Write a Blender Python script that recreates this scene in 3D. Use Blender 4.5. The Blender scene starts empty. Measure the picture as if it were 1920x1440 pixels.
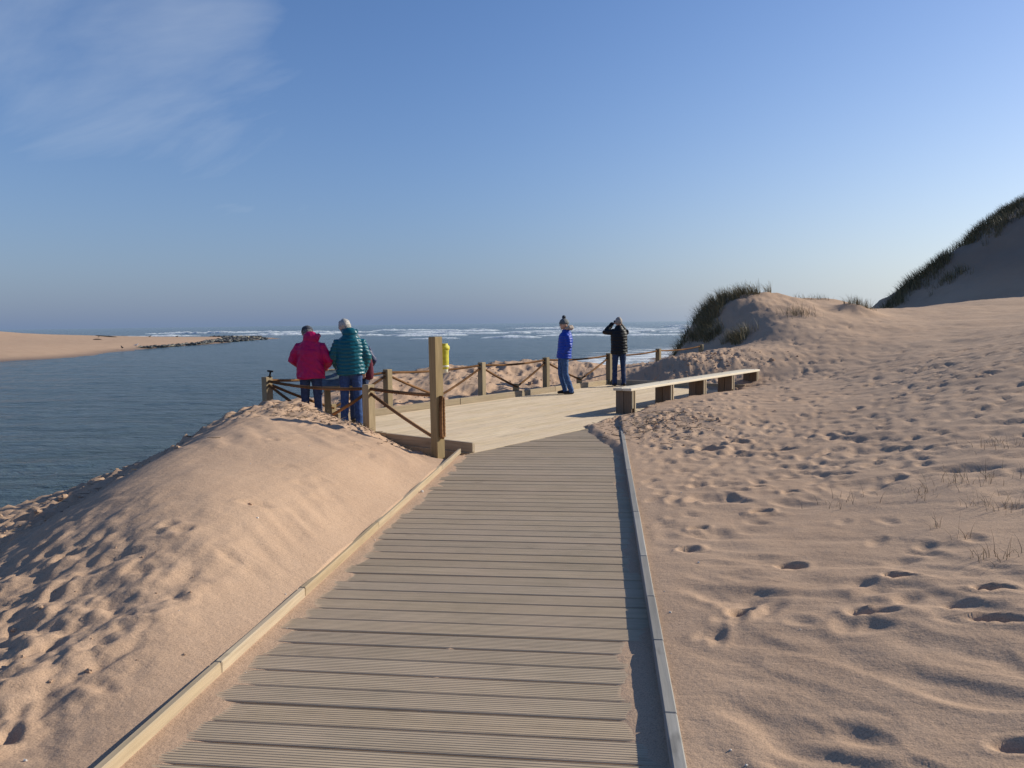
import bpy, bmesh, math, random
import numpy as np
from mathutils import Vector, Matrix, Euler

random.seed(7); rng = np.random.default_rng(11)
S = bpy.context.scene
COL = S.collection
R = math.radians

# ------------------------------------------------------------------ camera
CAM_H = 1.6
yaw, pitch, roll = R(6.8), math.atan(114/1440), R(.73)
f = Vector((-math.sin(yaw)*math.cos(pitch), math.cos(yaw)*math.cos(pitch), -math.sin(pitch)))
r = Vector((math.cos(yaw), math.sin(yaw), 0)); u = r.cross(f)
r2 = r*math.cos(roll)-u*math.sin(roll); u2 = u*math.cos(roll)+r*math.sin(roll)
cam_d = bpy.data.cameras.new('camera'); cam = bpy.data.objects.new('camera', cam_d); COL.objects.link(cam)
m = Matrix((r2, u2, -f)).transposed().to_4x4(); m.translation = (0, 0, CAM_H)
cam.matrix_world = m
cam_d.sensor_width = 36; cam_d.lens = 36*1440/1920
cam_d.clip_start = .05; cam_d.clip_end = 60000
S.camera = cam

# ------------------------------------------------------------------ sky and sun
SUN_AZ, SUN_EL = R(64), R(25.5)          # azimuth clockwise from +Y (the boardwalk's direction)
w = bpy.data.worlds.new('World'); S.world = w; w.use_nodes = True
nt = w.node_tree; nt.nodes.clear()
def N(t, typ, **kw):
    n = t.nodes.new(typ)
    for k, v in kw.items(): setattr(n, k, v)
    return n
out = N(nt, 'ShaderNodeOutputWorld'); bg = N(nt, 'ShaderNodeBackground')
sky = N(nt, 'ShaderNodeTexSky', sky_type='NISHITA', sun_disc=False)
sky.sun_elevation = SUN_EL; sky.sun_rotation = SUN_AZ
sky.air_density = 1.0; sky.dust_density = .35; sky.ozone_density = 3.0; sky.altitude = 0
SKY_STRENGTH = .082
bg.inputs[1].default_value = SKY_STRENGTH
# thin cirrus: streaks of noise on a high flat layer, thickest towards the upper left
tc = N(nt, 'ShaderNodeTexCoord'); sep = N(nt, 'ShaderNodeSeparateXYZ')
nt.links.new(tc.outputs['Generated'], sep.inputs[0])
def mathn(t, op, a, b=None, c=None, clamp=False):
    n = N(t, 'ShaderNodeMath', operation=op); n.use_clamp = clamp
    for i, v in enumerate((a, b, c)):
        if v is None: continue
        if isinstance(v, (int, float)): n.inputs[i].default_value = v
        else: t.links.new(v, n.inputs[i])
    return n.outputs[0]
zc = mathn(nt, 'ADD', mathn(nt, 'MAXIMUM', sep.outputs[2], 0), .12)
cx = mathn(nt, 'DIVIDE', sep.outputs[0], zc); cy = mathn(nt, 'DIVIDE', sep.outputs[1], zc)
comb = N(nt, 'ShaderNodeCombineXYZ'); nt.links.new(cx, comb.inputs[0]); nt.links.new(cy, comb.inputs[1])
mp = N(nt, 'ShaderNodeMapping', vector_type='TEXTURE'); mp.inputs['Rotation'].default_value = (0, 0, R(-28)); mp.inputs['Scale'].default_value = (2.0, .75, 1)
nt.links.new(comb.outputs[0], mp.inputs[0])
no = N(nt, 'ShaderNodeTexNoise'); no.inputs['Scale'].default_value = 1.1; no.inputs['Detail'].default_value = 9; no.inputs['Roughness'].default_value = .56
no.inputs['Distortion'].default_value = .5
nt.links.new(mp.outputs[0], no.inputs['Vector'])
dotn = N(nt, 'ShaderNodeVectorMath', operation='DOT_PRODUCT'); nt.links.new(tc.outputs['Generated'], dotn.inputs[0])
cd = (f + r2*(170-960)/1440 - u2*(-60-720)/1440).normalized(); dotn.inputs[1].default_value = cd
mr = N(nt, 'ShaderNodeMapRange', interpolation_type='SMOOTHSTEP'); mr.inputs[1].default_value = .963; mr.inputs[2].default_value = .998
nt.links.new(dotn.outputs['Value'], mr.inputs[0])
cov = mathn(nt, 'MULTIPLY_ADD', mr.outputs[0], .36, -.66)
cl = mathn(nt, 'MULTIPLY', mathn(nt, 'ADD', no.outputs[0], cov, clamp=True), 1.35, clamp=True)
mix = N(nt, 'ShaderNodeMix', data_type='RGBA'); nt.links.new(cl, mix.inputs[0])
hs = N(nt, 'ShaderNodeHueSaturation'); hs.inputs['Saturation'].default_value = 1.14
nt.links.new(sky.outputs[0], hs.inputs['Color'])
hz = mathn(nt, 'POWER', 2.718, mathn(nt, 'MULTIPLY', mathn(nt, 'MAXIMUM', sep.outputs[2], 0), -6.0))
sund = N(nt, 'ShaderNodeVectorMath', operation='DOT_PRODUCT'); nt.links.new(tc.outputs['Generated'], sund.inputs[0]); sund.inputs[1].default_value = (math.sin(SUN_AZ), math.cos(SUN_AZ), .25)
toward = mathn(nt, 'POWER', mathn(nt, 'MULTIPLY_ADD', sund.outputs['Value'], 1.18, -.18, clamp=True), 2.1)
hcol = N(nt, 'ShaderNodeMix', data_type='RGBA'); nt.links.new(toward, hcol.inputs[0])
hcol.inputs[6].default_value = (1.45, 2.12, 3.45, 1); hcol.inputs[7].default_value = (9.2, 9.7, 9.3, 1)
hmix = N(nt, 'ShaderNodeMix', data_type='RGBA'); nt.links.new(mathn(nt, 'MULTIPLY', hz, .96), hmix.inputs[0])
tint = N(nt, 'ShaderNodeMix', data_type='RGBA', blend_type='MULTIPLY'); tint.inputs[0].default_value = 1; tint.inputs[7].default_value = (1.11, 1.06, 1.20, 1)
nt.links.new(hs.outputs[0], tint.inputs[6]); nt.links.new(tint.outputs[2], hmix.inputs[6]); nt.links.new(hcol.outputs[2], hmix.inputs[7])
nt.links.new(hmix.outputs[2], mix.inputs[6]); mix.inputs[7].default_value = (5.2, 5.9, 6.9, 1)
nt.links.new(mix.outputs[2], bg.inputs[0]); nt.links.new(bg.outputs[0], out.inputs[0])

sd = bpy.data.lights.new('sun', 'SUN'); sun = bpy.data.objects.new('sun', sd); COL.objects.link(sun)
sd.energy = 4.1; sd.angle = R(.53); sd.color = (1, .94, .80)
sdir = Vector((math.sin(SUN_AZ)*math.cos(SUN_EL), math.cos(SUN_AZ)*math.cos(SUN_EL), math.sin(SUN_EL)))
sun.rotation_euler = sdir.to_track_quat('Z', 'Y').to_euler(); sun.location = (30, 20, 30)

vs = S.view_settings; vs.view_transform = 'Standard'; vs.look = 'None'; vs.exposure = .46; vs.gamma = 1; vs.use_curve_mapping = False

# ------------------------------------------------------------------ helpers
WATER = -2.2
C0 = Vector((-3.87, 13.48)); E1 = Vector((.519, .855)).normalized(); E2 = Vector((E1.y, -E1.x))
def D(a, b, z=0):                       # platform frame -> world (a along the back fence, b towards the boardwalk)
    p = C0+E1*a+E2*b; return Vector((p.x, p.y, z))
DANG = math.atan2(E1.y, E1.x)

def tag(o, label=None, cat=None, group=None, kind=None):
    for k, v in (('label', label), ('category', cat), ('group', group), ('kind', kind)):
        if v: o[k] = v
    return o
def mesh(name, verts, faces, mat=None, smooth=False):
    me = bpy.data.meshes.new(name); me.from_pydata([tuple(v) for v in verts], [], faces); me.update()
    if mat: me.materials.append(mat)
    if smooth: me.polygons.foreach_set('use_smooth', [True]*len(me.polygons))
    return me
def link(name, me, parent=None, loc=(0, 0, 0), rot=(0, 0, 0), scale=(1, 1, 1)):
    o = bpy.data.objects.new(name, me); COL.objects.link(o); o.parent = parent
    o.location = loc; o.rotation_euler = rot; o.scale = scale
    return o
def empty(name, loc=(0, 0, 0), rot=(0, 0, 0)):
    return link(name, None, None, loc, rot)
def bm_mesh(bm, name, mat=None, smooth=False):
    bmesh.ops.recalc_face_normals(bm, faces=bm.faces)
    me = bpy.data.meshes.new(name); bm.to_mesh(me); bm.free()
    if mat: me.materials.append(mat)
    if smooth: me.polygons.foreach_set('use_smooth', [True]*len(me.polygons))
    return me
def box_bm(bm, lo, hi, bev=0.0, jit=0.0):
    lo, hi = Vector(lo), Vector(hi)
    res = bmesh.ops.create_cube(bm, size=1)
    vs_ = res['verts']
    for v in vs_:
        v.co = Vector(((lo.x+hi.x)/2+v.co.x*(hi.x-lo.x), (lo.y+hi.y)/2+v.co.y*(hi.y-lo.y), (lo.z+hi.z)/2+v.co.z*(hi.z-lo.z)))
        if jit: v.co += Vector((random.uniform(-jit, jit), random.uniform(-jit, jit), random.uniform(-jit, jit)))
    if bev:
        ed = list({e for v in vs_ for e in v.link_edges})
        bmesh.ops.bevel(bm, geom=ed, offset=bev, segments=1, affect='EDGES', profile=.5)
def box_me(name, lo, hi, mat, bev=.004, jit=0):
    bm = bmesh.new(); box_bm(bm, lo, hi, bev, jit); return bm_mesh(bm, name, mat)

def _hash(ix, iy, seed):
    h = (ix*374761393+iy*668265263+seed*974634777) & 0xffffffff
    h = ((h ^ (h >> 13))*1274126177) & 0xffffffff
    return ((h ^ (h >> 16)) & 0xffff)/65535.0
def vnoise(x, y, seed=0):                # smooth value noise, -1..1
    x = np.asarray(x, float); y = np.asarray(y, float)
    ix = np.floor(x).astype(np.int64); iy = np.floor(y).astype(np.int64)
    fx = x-ix; fy = y-iy
    sx = fx*fx*fx*(fx*(fx*6-15)+10); sy = fy*fy*fy*(fy*(fy*6-15)+10)
    a = _hash(ix, iy, seed); b = _hash(ix+1, iy, seed); c = _hash(ix, iy+1, seed); d = _hash(ix+1, iy+1, seed)
    return ((a*(1-sx)+b*sx)*(1-sy)+(c*(1-sx)+d*sx)*sy)*2-1
def fbm(x, y, o=4, seed=0, g=.5):
    s = 0; a = 1.; t = 0
    for i in range(o):
        ca, sa = math.cos(i*1.1+.4), math.sin(i*1.1+.4)
        s = s+a*vnoise((x*ca-y*sa)*2**i+i*17.3, (x*sa+y*ca)*2**i-i*9.1, seed+i*31); t += a; a *= g
    return s/t
def sst(a, b, x):
    t = np.clip((x-a)/(b-a), 0, 1); return t*t*(3-2*t)
def tps(pts, lam=.02):
    P = np.array(pts, float); n = len(P); xy = P[:, :2]
    def k(d2): return .5*d2*np.log(d2+1e-9)
    d2 = ((xy[:, None]-xy[None])**2).sum(-1)
    A = np.zeros((n+3, n+3)); A[:n, :n] = k(d2)+np.eye(n)*lam; A[:n, n] = 1; A[:n, n+1:] = xy; A[n, :n] = 1; A[n+1:, :n] = xy.T
    s = np.linalg.solve(A, np.r_[P[:, 2], 0, 0, 0])
    def ev(x, y):
        z = s[n]+s[n+1]*x+s[n+2]*y
        for i in range(n):
            z = z+s[i]*k((x-xy[i, 0])**2+(y-xy[i, 1])**2)
        return z
    return ev
def grid_mesh(name, X, Y, Z, mat):
    ny, nx = Z.shape
    me = bpy.data.meshes.new(name)
    me.vertices.add(nx*ny); me.vertices.foreach_set('co', np.stack([X, Y, Z], -1).astype(np.float32).ravel())
    i = np.arange(nx*ny).reshape(ny, nx)
    q = np.stack([i[:-1, :-1], i[:-1, 1:], i[1:, 1:], i[1:, :-1]], -1).reshape(-1, 4)
    nf = len(q); me.loops.add(nf*4); me.loops.foreach_set('vertex_index', q.ravel().astype(np.int32))
    me.polygons.add(nf); me.polygons.foreach_set('loop_start', (np.arange(nf)*4).astype(np.int32))
    me.polygons.foreach_set('use_smooth', np.ones(nf, bool))
    me.materials.append(mat); me.update(calc_edges=True)
    return me

# ------------------------------------------------------------------ materials
def mat(name, col, rough=.8, spec=.3, metal=0):
    ma = bpy.data.materials.new(name); ma.use_nodes = True
    b = ma.node_tree.nodes['Principled BSDF']
    b.inputs['Base Color'].default_value = (*col, 1); b.inputs['Roughness'].default_value = rough
    b.inputs['Specular IOR Level'].default_value = spec; b.inputs['Metallic'].default_value = metal
    return ma, ma.node_tree, b
def noise(t, scale, detail=4, rough=.55, coord='Object', sc=(1, 1, 1), rot=(0, 0, 0), off=None, dist=0):
    tc = N(t, 'ShaderNodeTexCoord'); mp = N(t, 'ShaderNodeMapping'); mp.inputs['Scale'].default_value = sc; mp.inputs['Rotation'].default_value = rot
    src = tc.outputs[coord]
    if coord == 'World':
        pass
    t.links.new(src, mp.inputs[0])
    if off is not None: t.links.new(off, mp.inputs['Location'])
    n = N(t, 'ShaderNodeTexNoise'); n.inputs['Scale'].default_value = scale; n.inputs['Detail'].default_value = detail; n.inputs['Roughness'].default_value = rough
    n.inputs['Distortion'].default_value = dist
    t.links.new(mp.outputs[0], n.inputs['Vector']); return n.outputs[0]
def ramp(t, fac, stops):
    n = N(t, 'ShaderNodeValToRGB'); e = n.color_ramp.elements
    while len(e) < len(stops): e.new(.5)
    for i, (p, c) in enumerate(stops): e[i].position = p; e[i].color = (*c, 1) if len(c) == 3 else c
    t.links.new(fac, n.inputs[0]); return n.outputs[0]
def mixc(t, fac, a, b, mode='MIX'):
    n = N(t, 'ShaderNodeMix', data_type='RGBA', blend_type=mode)
    for i, v in ((0, fac), (6, a), (7, b)):
        if isinstance(v, (int, float)): n.inputs[i].default_value = v
        elif isinstance(v, tuple): n.inputs[i].default_value = (*v, 1)
        else: t.links.new(v, n.inputs[i])
    return n.outputs[2]
def bump(t, b, h, strength=.3, dist=.01, prev=None):
    n = N(t, 'ShaderNodeBump'); n.inputs['Strength'].default_value = strength; n.inputs['Distance'].default_value = dist
    t.links.new(h, n.inputs['Height'])
    if prev is not None: t.links.new(prev, n.inputs['Normal'])
    t.links.new(n.outputs[0], b.inputs['Normal']); return n.outputs[0]

def sand_material(name='sand', wet=True):
    ma, t, b = mat(name, (.4, .28, .2), .95, .15)
    n1 = noise(t, .55, 5, .6); n2 = noise(t, 7, 6, .62); n3 = noise(t, 160, 3, .7)
    c = ramp(t, n1, [(.3, (.415, .275, .182)), (.7, (.482, .328, .220))])
    c = mixc(t, mathn(t, 'MULTIPLY', ramp(t, n2, [(.42, (0, 0, 0)), (.75, (1, 1, 1))]), .35), c, (.51, .358, .25))
    grain = ramp(t, n3, [(.3, (.60, .60, .60)), (.5, (1, 1, 1)), (.72, (1.22, 1.2, 1.18))])
    c = mixc(t, 1, c, grain, 'MULTIPLY')
    if wet:
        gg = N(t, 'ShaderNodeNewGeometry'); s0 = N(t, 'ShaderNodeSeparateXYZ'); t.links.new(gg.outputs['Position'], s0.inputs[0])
        dune_shade = N(t, 'ShaderNodeMapRange', interpolation_type='SMOOTHSTEP'); t.links.new(mathn(t, 'MULTIPLY_ADD', n1, 2.5, s0.outputs[2]), dune_shade.inputs[0]); dune_shade.inputs[1].default_value = 4.2; dune_shade.inputs[2].default_value = 6.0
        c = mixc(t, mathn(t, 'MULTIPLY', dune_shade.outputs[0], .6), c, (.22, .16, .12))  # shade of the tall dune painted into the high sand, patchy by noise
        g = N(t, 'ShaderNodeNewGeometry'); s = N(t, 'ShaderNodeSeparateXYZ'); t.links.new(g.outputs['Position'], s.inputs[0])
        wz = mathn(t, 'MULTIPLY_ADD', n2, .35, s.outputs[2])
        mrn = N(t, 'ShaderNodeMapRange', interpolation_type='SMOOTHSTEP'); t.links.new(wz, mrn.inputs[0])
        mrn.inputs[1].default_value = WATER+.05; mrn.inputs[2].default_value = WATER+.62; mrn.inputs[3].default_value = 1; mrn.inputs[4].default_value = 0
        c = mixc(t, mrn.outputs[0], c, (.17, .115, .082))
        t.links.new(mathn(t, 'MULTIPLY_ADD', mrn.outputs[0], -.5, .95), b.inputs['Roughness'])
    t.links.new(c, b.inputs['Base Color'])
    p = bump(t, b, n3, .35, .004)
    rp = noise(t, 9, 4, .55, sc=(.55, 1.5, 1), rot=(0, 0, R(18)), dist=.6)
    p = bump(t, b, rp, .22, .03, p)
    bump(t, b, noise(t, 34, 4, .6), .5, .008, p)
    return ma

def wood_material(name, c1, c2, dust=None, dust_amt=.5, axis=0, rough=.8, grain=1.0, var=.34):
    ma, t, b = mat(name, c1, rough, .25)
    oi = N(t, 'ShaderNodeObjectInfo'); rnd = oi.outputs['Random']
    off = N(t, 'ShaderNodeCombineXYZ'); rr = mathn(t, 'MULTIPLY', rnd, 37.); t.links.new(rr, off.inputs[0]); t.links.new(rr, off.inputs[1]); t.links.new(rr, off.inputs[2])
    sc = [1, 1, 1]; sc[axis] = .06
    g = noise(t, 38, 6, .62, sc=tuple(sc), off=off.outputs[0], dist=.4)
    k = noise(t, 2.2, 4, .6, off=off.outputs[0])
    c = ramp(t, g, [(.28, c2), (.68, c1)])
    c = mixc(t, mathn(t, 'MULTIPLY', ramp(t, k, [(.45, (0, 0, 0)), (.8, (1, 1, 1))]), .5), c, tuple(x*.72 for x in c1))
    hsv = N(t, 'ShaderNodeHueSaturation'); t.links.new(c, hsv.inputs['Color'])
    t.links.new(mathn(t, 'MULTIPLY_ADD', rnd, var, 1-var/2), hsv.inputs['Value']); t.links.new(mathn(t, 'MULTIPLY_ADD', mathn(t, 'FRACT', mathn(t, 'MULTIPLY', rnd, 7.3)), var*.6, 1-var*.4), hsv.inputs['Saturation'])
    c = hsv.outputs[0]
    st = noise(t, 9, 3, .5, off=off.outputs[0], sc=tuple(.35 if i_ == axis else 1 for i_ in range(3)))
    c = mixc(t, mathn(t, 'MULTIPLY', ramp(t, st, [(.66, (0, 0, 0)), (.74, (1, 1, 1))]), .45), c, tuple(x*.4 for x in c2))
    if dust:
        gn = N(t, 'ShaderNodeNewGeometry')
        n = N(t, 'ShaderNodeTexNoise'); n.inputs['Scale'].default_value = 1.7; n.inputs['Detail'].default_value = 7; n.inputs['Roughness'].default_value = .68
        t.links.new(gn.outputs['Position'], n.inputs['Vector'])
        dm = ramp(t, n.outputs[0], [(.36, (0, 0, 0)), (.72, (1, 1, 1))])
        c = mixc(t, mathn(t, 'MULTIPLY', dm, dust_amt), c, dust)
    t.links.new(c, b.inputs['Base Color'])
    bump(t, b, g, .35*grain, .004)
    return ma
def fabric(name, col, rough=.75, sheen=.0, var=.15, scale=18):
    ma, t, b = mat(name, col, rough, .3)
    n = noise(t, scale, 4, .6)
    t.links.new(ramp(t, n, [(.3, tuple(x*(1-var) for x in col)), (.7, tuple(min(1, x*(1+var)) for x in col))]), b.inputs['Base Color'])
    bump(t, b, n, .4, .012)
    return ma

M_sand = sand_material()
M_board = wood_material('boardwalk_timber', (.51, .388, .255), (.36, .272, .178), dust=(.54, .395, .275), dust_amt=.5, var=.13)
M_deck = wood_material('platform_timber', (.58, .46, .31), (.37, .28, .18), dust=(.55, .43, .315), dust_amt=.7, var=.22)
M_kerbL = wood_material('pale_kerb_timber', (.46, .36, .225), (.29, .22, .135), dust=(.40, .30, .22), dust_amt=.5)
M_kerbR = wood_material('grey_kerb_timber', (.29, .275, .25), (.20, .19, .17), dust=(.42, .35, .28), dust_amt=.2, axis=1)
M_post = wood_material('treated_post_timber', (.35, .26, .14), (.21, .155, .08), axis=2, rough=.75)
M_benchtop = wood_material('bench_top_timber', (.70, .60, .44), (.58, .48, .33), dust=(.7, .61, .47), dust_amt=.4)
M_benchleg = wood_material('bench_leg_timber', (.20, .135, .085), (.13, .085, .05), axis=2)
M_benchside = wood_material('bench_side_timber', (.48, .39, .27), (.36, .28, .18), axis=2)
M_bearer = wood_material('bearer_timber', (.2, .16, .11), (.14, .11, .08))

# ------------------------------------------------------------------ sand terrain
CTRL = [
 # mound left of the boardwalk: foot along the kerb, flank, crest, far flank
 (-1.84, -2, .035), (-1.84, 0, .035), (-1.84, 2.2, .035), (-1.84, 3.2, .05), (-1.84, 4.2, .062), (-1.84, 5.5, .065), (-1.84, 7, .062), (-1.84, 8.2, .06), (-1.90, 8.9, .0),
 (-2.35, 4.33, .27), (-2.3, 5.43, .31), (-2.45, 6.61, .38), (-2.2, 7.3, .26), (-2.4, 8.2, .27), (-2.3, 3.3, .14),
 (-4.21, 9.93, .55), (-4.30, 9.2, .57), (-4.17, 8.13, .53), (-3.92, 6.92, .5), (-3.85, 6.2, .45), (-3.6, 5.4, .40), (-3.3, 4.7, .33), (-3.0, 4.0, .18), (-2.85, 3.5, .1),
 (-3.2, 6.2, .46), (-3.3, 7.5, .50), (-3.4, 8.8, .47), (-3.6, 9.78, .42), (-3.25, 9.55, .32), (-2.89, 9.3, .26), (-2.51, 8.98, .15), (-2.12, 8.72, .05), (-2.15, 9.15, -.04), (-2.6, 9.55, .03),
 (-3.1, 9.98, .16), (-3.9, 10.6, .18), (-4.7, 11.0, .28), (-5.2, 10.6, .30),
 (-4.9, 5.2, -.3), (-5.1, 6.6, -.25), (-5.2, 8.0, -.1), (-5.4, 9.6, .15), (-4.1, 4.0, -.12), (-4.3, 3.0, -.25),
 (-2.2, 2.45, .0), (-2.6, 1.5, -.02), (-3.3, 2.7, -.12), (-6.3, 7.4, -.55), (-6.5, 9.4, -.45), (-6.4, 5, -.65), (-6.2, 11.2, -.15), (-6.2, 12.6, -.1), (-4, 0, -.2), (-6, 1, -.7), (-6, -4, -.7), (-3, -4, 0),
 (-8.6, 10.2, -1.0), (-8.4, 11.2, -.95), (-8.1, 12, -.85), (-8.1, 13.3, -.75), (-7.6, 14.2, -.5), (-7.0, 14.9, -.15), (-8.6, 6, -1.1), (-8.4, 2, -1.15), (-8, -4, -1.2),
 # behind the platform
 (-5.9, 13.2, .0), (-5.0, 13.8, -.04), (-4.6, 14.6, .06), (-3.3, 16.4, .03), (-1.9, 18.3, .03), (-.6, 20.4, .05), (-5.5, 17.2, .33), (-4.34, 18.4, .44), (-3.19, 19.6, .46), (-1.9, 20.8, .45), (-.5, 22.6, .36), (.3, 23.9, .2), (-6.3, 16.0, .1),
 (.7, 21.2, .25),
 # beyond the platform end and the bench
 (1.64, 20.32, .58), (2.74, 20.47, .74), (3.94, 19.07, .42), (2.1, 19.3, .22), (3.1, 18.6, .18), (4.08, 22.65, .85), (1.3, 20.2, .3), (1.9, 22.6, .5), (3.2, 24.6, .62),
 (3.71, 17.9, .20), (4.37, 17.78, .32), (2.65, 15.9, .20), (1.65, 14.2, .17), (.75, 12.7, .12), (.45, 12.0, .12), (1.46, 12.75, .20), (1.89, 13.39, .20), (2.8, 14.6, .22),
 # sand right of the boardwalk
 (.31, -2, .04), (.31, 0, .04), (.31, 2, .045), (.31, 3.5, .045), (.31, 5, .045), (.31, 7, .045), (.31, 9, .045), (.31, 10.6, .07), (.5, 10.2, .07), (.45, 11.2, .10),
 (1.3, 2.46, .17), (2.0, 3.9, .3), (3.1, 6, .42), (4.53, 8.87, .66), (5.93, 11.7, 1.0), (1.62, 5.16, .16), (2.05, 8.28, .17), (3.06, 8.17, .36), (1.2, 8, .08), (1.3, 10.5, .12), (2.6, 11, .25), (4, 13, .4), (5.8, 17, .62), (7.3, 14.4, 1.12),
 (5.85, 23.4, .93), (7.88, 22.5, .98), (8, 18, 1.0), (9.5, 19.2, 1.3), (2, 0, .25), (4, 2, .5), (6, 6, .9), (10, 10, 1.6), (9, 14, 1.5), (12, 20, 1.65), (1.5, -4, .2), (6, -4, .8),
 (17.4, 34.5, 2.40), (15.2, 35.2, 2.26), (14.3, 36.1, 2.11), (12.2, 35.8, 1.86), (10.2, 32.5, 1.88), (13, 27, 1.75), (16, 30, 2.0), (10, 26, 1.35), (19, 28, 2.4), (22, 24, 2.8), (8.2, 28.0, 1.25), (18, 18, 2.5),
]
EDGE = [(-7.2, -60), (-7.2, -5), (-8.2, 4), (-8.75, 10.2), (-8.35, 12.4), (-8.2, 13.6), (-7.4, 14.8), (-6.5, 16.4), (-5.4, 18.2), (-4.3, 19.4), (-3.1, 20.7), (-1.9, 22.1), (-.4, 23.9), (.6, 25.0), (1.7, 25.5), (2.6, 26.6), (3.3, 28.6), (5.2, 31.2), (8.6, 34), (11.5, 38.5), (15, 46), (21, 58), (31, 80), (60, 140)]
def edge_dist(x, y):                    # distance to the top of the bluff; positive on the sea side
    best = np.full(np.shape(x), 1e9); sgn = np.zeros(np.shape(x))
    for (ax, ay), (bx, by) in zip(EDGE[:-1], EDGE[1:]):
        dx, dy = bx-ax, by-ay; L2 = dx*dx+dy*dy
        t = np.clip(((x-ax)*dx+(y-ay)*dy)/L2, 0, 1)
        qx = x-ax-t*dx; qy = y-ay-t*dy; d = np.hypot(qx, qy)
        side = dx*qy-dy*qx
        mk = d < best; best = np.where(mk, d, best); sgn = np.where(mk, np.sign(side), sgn)
    return best*sgn

def axis_pts(lo, hi, c0, c1, d0, g):
    a = list(np.arange(c0, c1, d0)); x = c1; d = d0
    while x < hi: a.append(x); d *= 1+g; x += d
    x = c0; d = d0; l = []
    while x > lo: d *= 1+g; x -= d; l.append(x)
    return np.array(l[::-1]+a)
xs = axis_pts(-46, 75, -3.5, 1.9, .0145, .0125)
ys = [-5.]
while ys[-1] < 100: 
    y_ = ys[-1]; ys.append(y_+(.16 if y_ < 1.2 else max(.012, .0068*y_)))
ys = np.array(ys)
X, Y = np.meshgrid(xs, ys)
cxs = axis_pts(-46, 75, -6, 10, .12, .04); cys = axis_pts(-5, 101, 0, 30, .12, .04)
CX, CY = np.meshgrid(cxs, cys)
CZ = tps(CTRL, .004)(CX, CY)
def bilin(cz, x, y):
    i = np.clip(np.searchsorted(cxs, x)-1, 0, len(cxs)-2); j = np.clip(np.searchsorted(cys, y)-1, 0, len(cys)-2)
    tx = np.clip((x-cxs[i])/(cxs[i+1]-cxs[i]), 0, 1); ty = np.clip((y-cys[j])/(cys[j+1]-cys[j]), 0, 1)
    return (cz[j, i]*(1-tx)+cz[j, i+1]*tx)*(1-ty)+(cz[j+1, i]*(1-tx)+cz[j+1, i+1]*tx)*ty
CE = edge_dist(CX, CY)

def base_height(x, y):
    z = bilin(CZ, x, y)
    # far field: settle to a gentle plain rising to the right
    far = sst(34, 46, y)
    z = z*(1-far)+(1.9+.05*np.clip(x-12, -20, 30))*far
    side = sst(20, 34, x); z = z*(1-side)+2.9*side
    # grassy hump
    ax = (x-5.0); ay = (y-28.5)
    uu = ax*.93+ay*.37; vv = -ax*.37+ay*.93
    wl = np.where(uu < 0, 1.9, 3.6); wv = np.where(vv < 0, 4.0, 2.6)
    hump = np.exp(-np.abs(uu/wl)**np.where(uu < 0, 3.0, 2.0)-np.abs(vv/wv)**np.where(vv < 0, 1.5, 2.2))
    z = z+1.60*hump*(1+.10*fbm(x*.9, y*.9, 3, 5))
    z = z+.40*np.exp(-((x-8.3)/1.5)**2-((y-30.4)/1.5)**2)+.30*np.exp(-((x-8.6)/.7)**2-((y-27.6)/.8)**2)
    # the tall dune in shade behind
    a = R(26); g = (x-15.6)*math.cos(a)+(y-46.2)*math.sin(a)          # distance up its face
    a2 = R(29); q = (x-15.8)*math.sin(a2)-(y-46.4)*math.cos(a2)       # distance inside its seaward ridge
    g = g+.6*fbm(x*.12, y*.12, 3, 44)
    face = np.where(g > 0, .50*g+.008*g*g, 0); face = 8.6*(1-np.exp(-(face/8.6)**1.0*1.0-.35*(face/8.6)**2))*1.12
    q = q+.7*fbm(x*.25, y*.25, 3, 45)
    z = z+face*sst(-4.5, 1.2, q)
    return z
Z = base_height(X, Y)
E = bilin(CE, X, Y)

# small forms
right = sst(.3, .9, X)*sst(-1, 1, E*-1)
leftn = sst(-1.85, -2.1, X)
warp = fbm(X*.6, Y*.6, 3, 3)*.5
rip = fbm((X*.75-Y*.66)*1.9+warp*1.4, (X*.60+Y*.80)*5.2+warp*2.6, 3, 8, .40)
near_r = sst(13, 7, Y)*sst(.25, .7, X)
rip = .45*rip+.75*(.22-np.abs(rip))
Z += .062*rip*near_r*(.3+.7*sst(-.2, .5, fbm(X*.5, Y*.5, 2, 77)))
Z += .022*fbm(X*1.3, Y*1.7, 3, 21)*near_r*sst(.28, 1.0, X)
tramp = sst(8.5, 13, Y+.5*X*0)*sst(.2, 1.2, X)*sst(60, 35, Y)
Z += tramp*(.015*fbm(X*3.2, Y*4.6, 4, 12, .6)+.018*fbm((X*.75-Y*.66)*2.2+warp, (X*.60+Y*.80)*6+warp*3, 3, 14, .5)+.06*fbm(X*.5, Y*.5, 3, 13))
# left mound: smooth wind blown lee with faint steps; lumpy foot at the near end; rough bluff top
Z += leftn*sst(-5, -3.5, X)*(.012*fbm(X*2.2+Y*.8, Y*1.1-X*.4, 4, 31)+.024*fbm((X*.75-Y*.66)*1.3+warp, (X*.66+Y*.75)*6.0+warp*3, 3, 32, .5)*sst(-.3, .4, fbm(X*.8, Y*.8, 2, 33)))
lump = leftn*sst(5.2, 3.2, Y+(X+2.6)*.7)*sst(-1.95, -2.35, X)
Z += lump*(.038*fbm(X*4.6, Y*4.6, 3, 41)+.038*(.3-np.abs(fbm(X*4.5+warp, Y*5.5, 3, 43, .5)))+.030*fbm(X*10, Y*10, 3, 42, .6))
rough_l = sst(-4.2, -5.4, X)*sst(17, 14, Y)
Z += rough_l*(.09*fbm(X*1.3, Y*1.3, 4, 51, .6)+.03*fbm(X*6, Y*6, 3, 52, .6))
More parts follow.
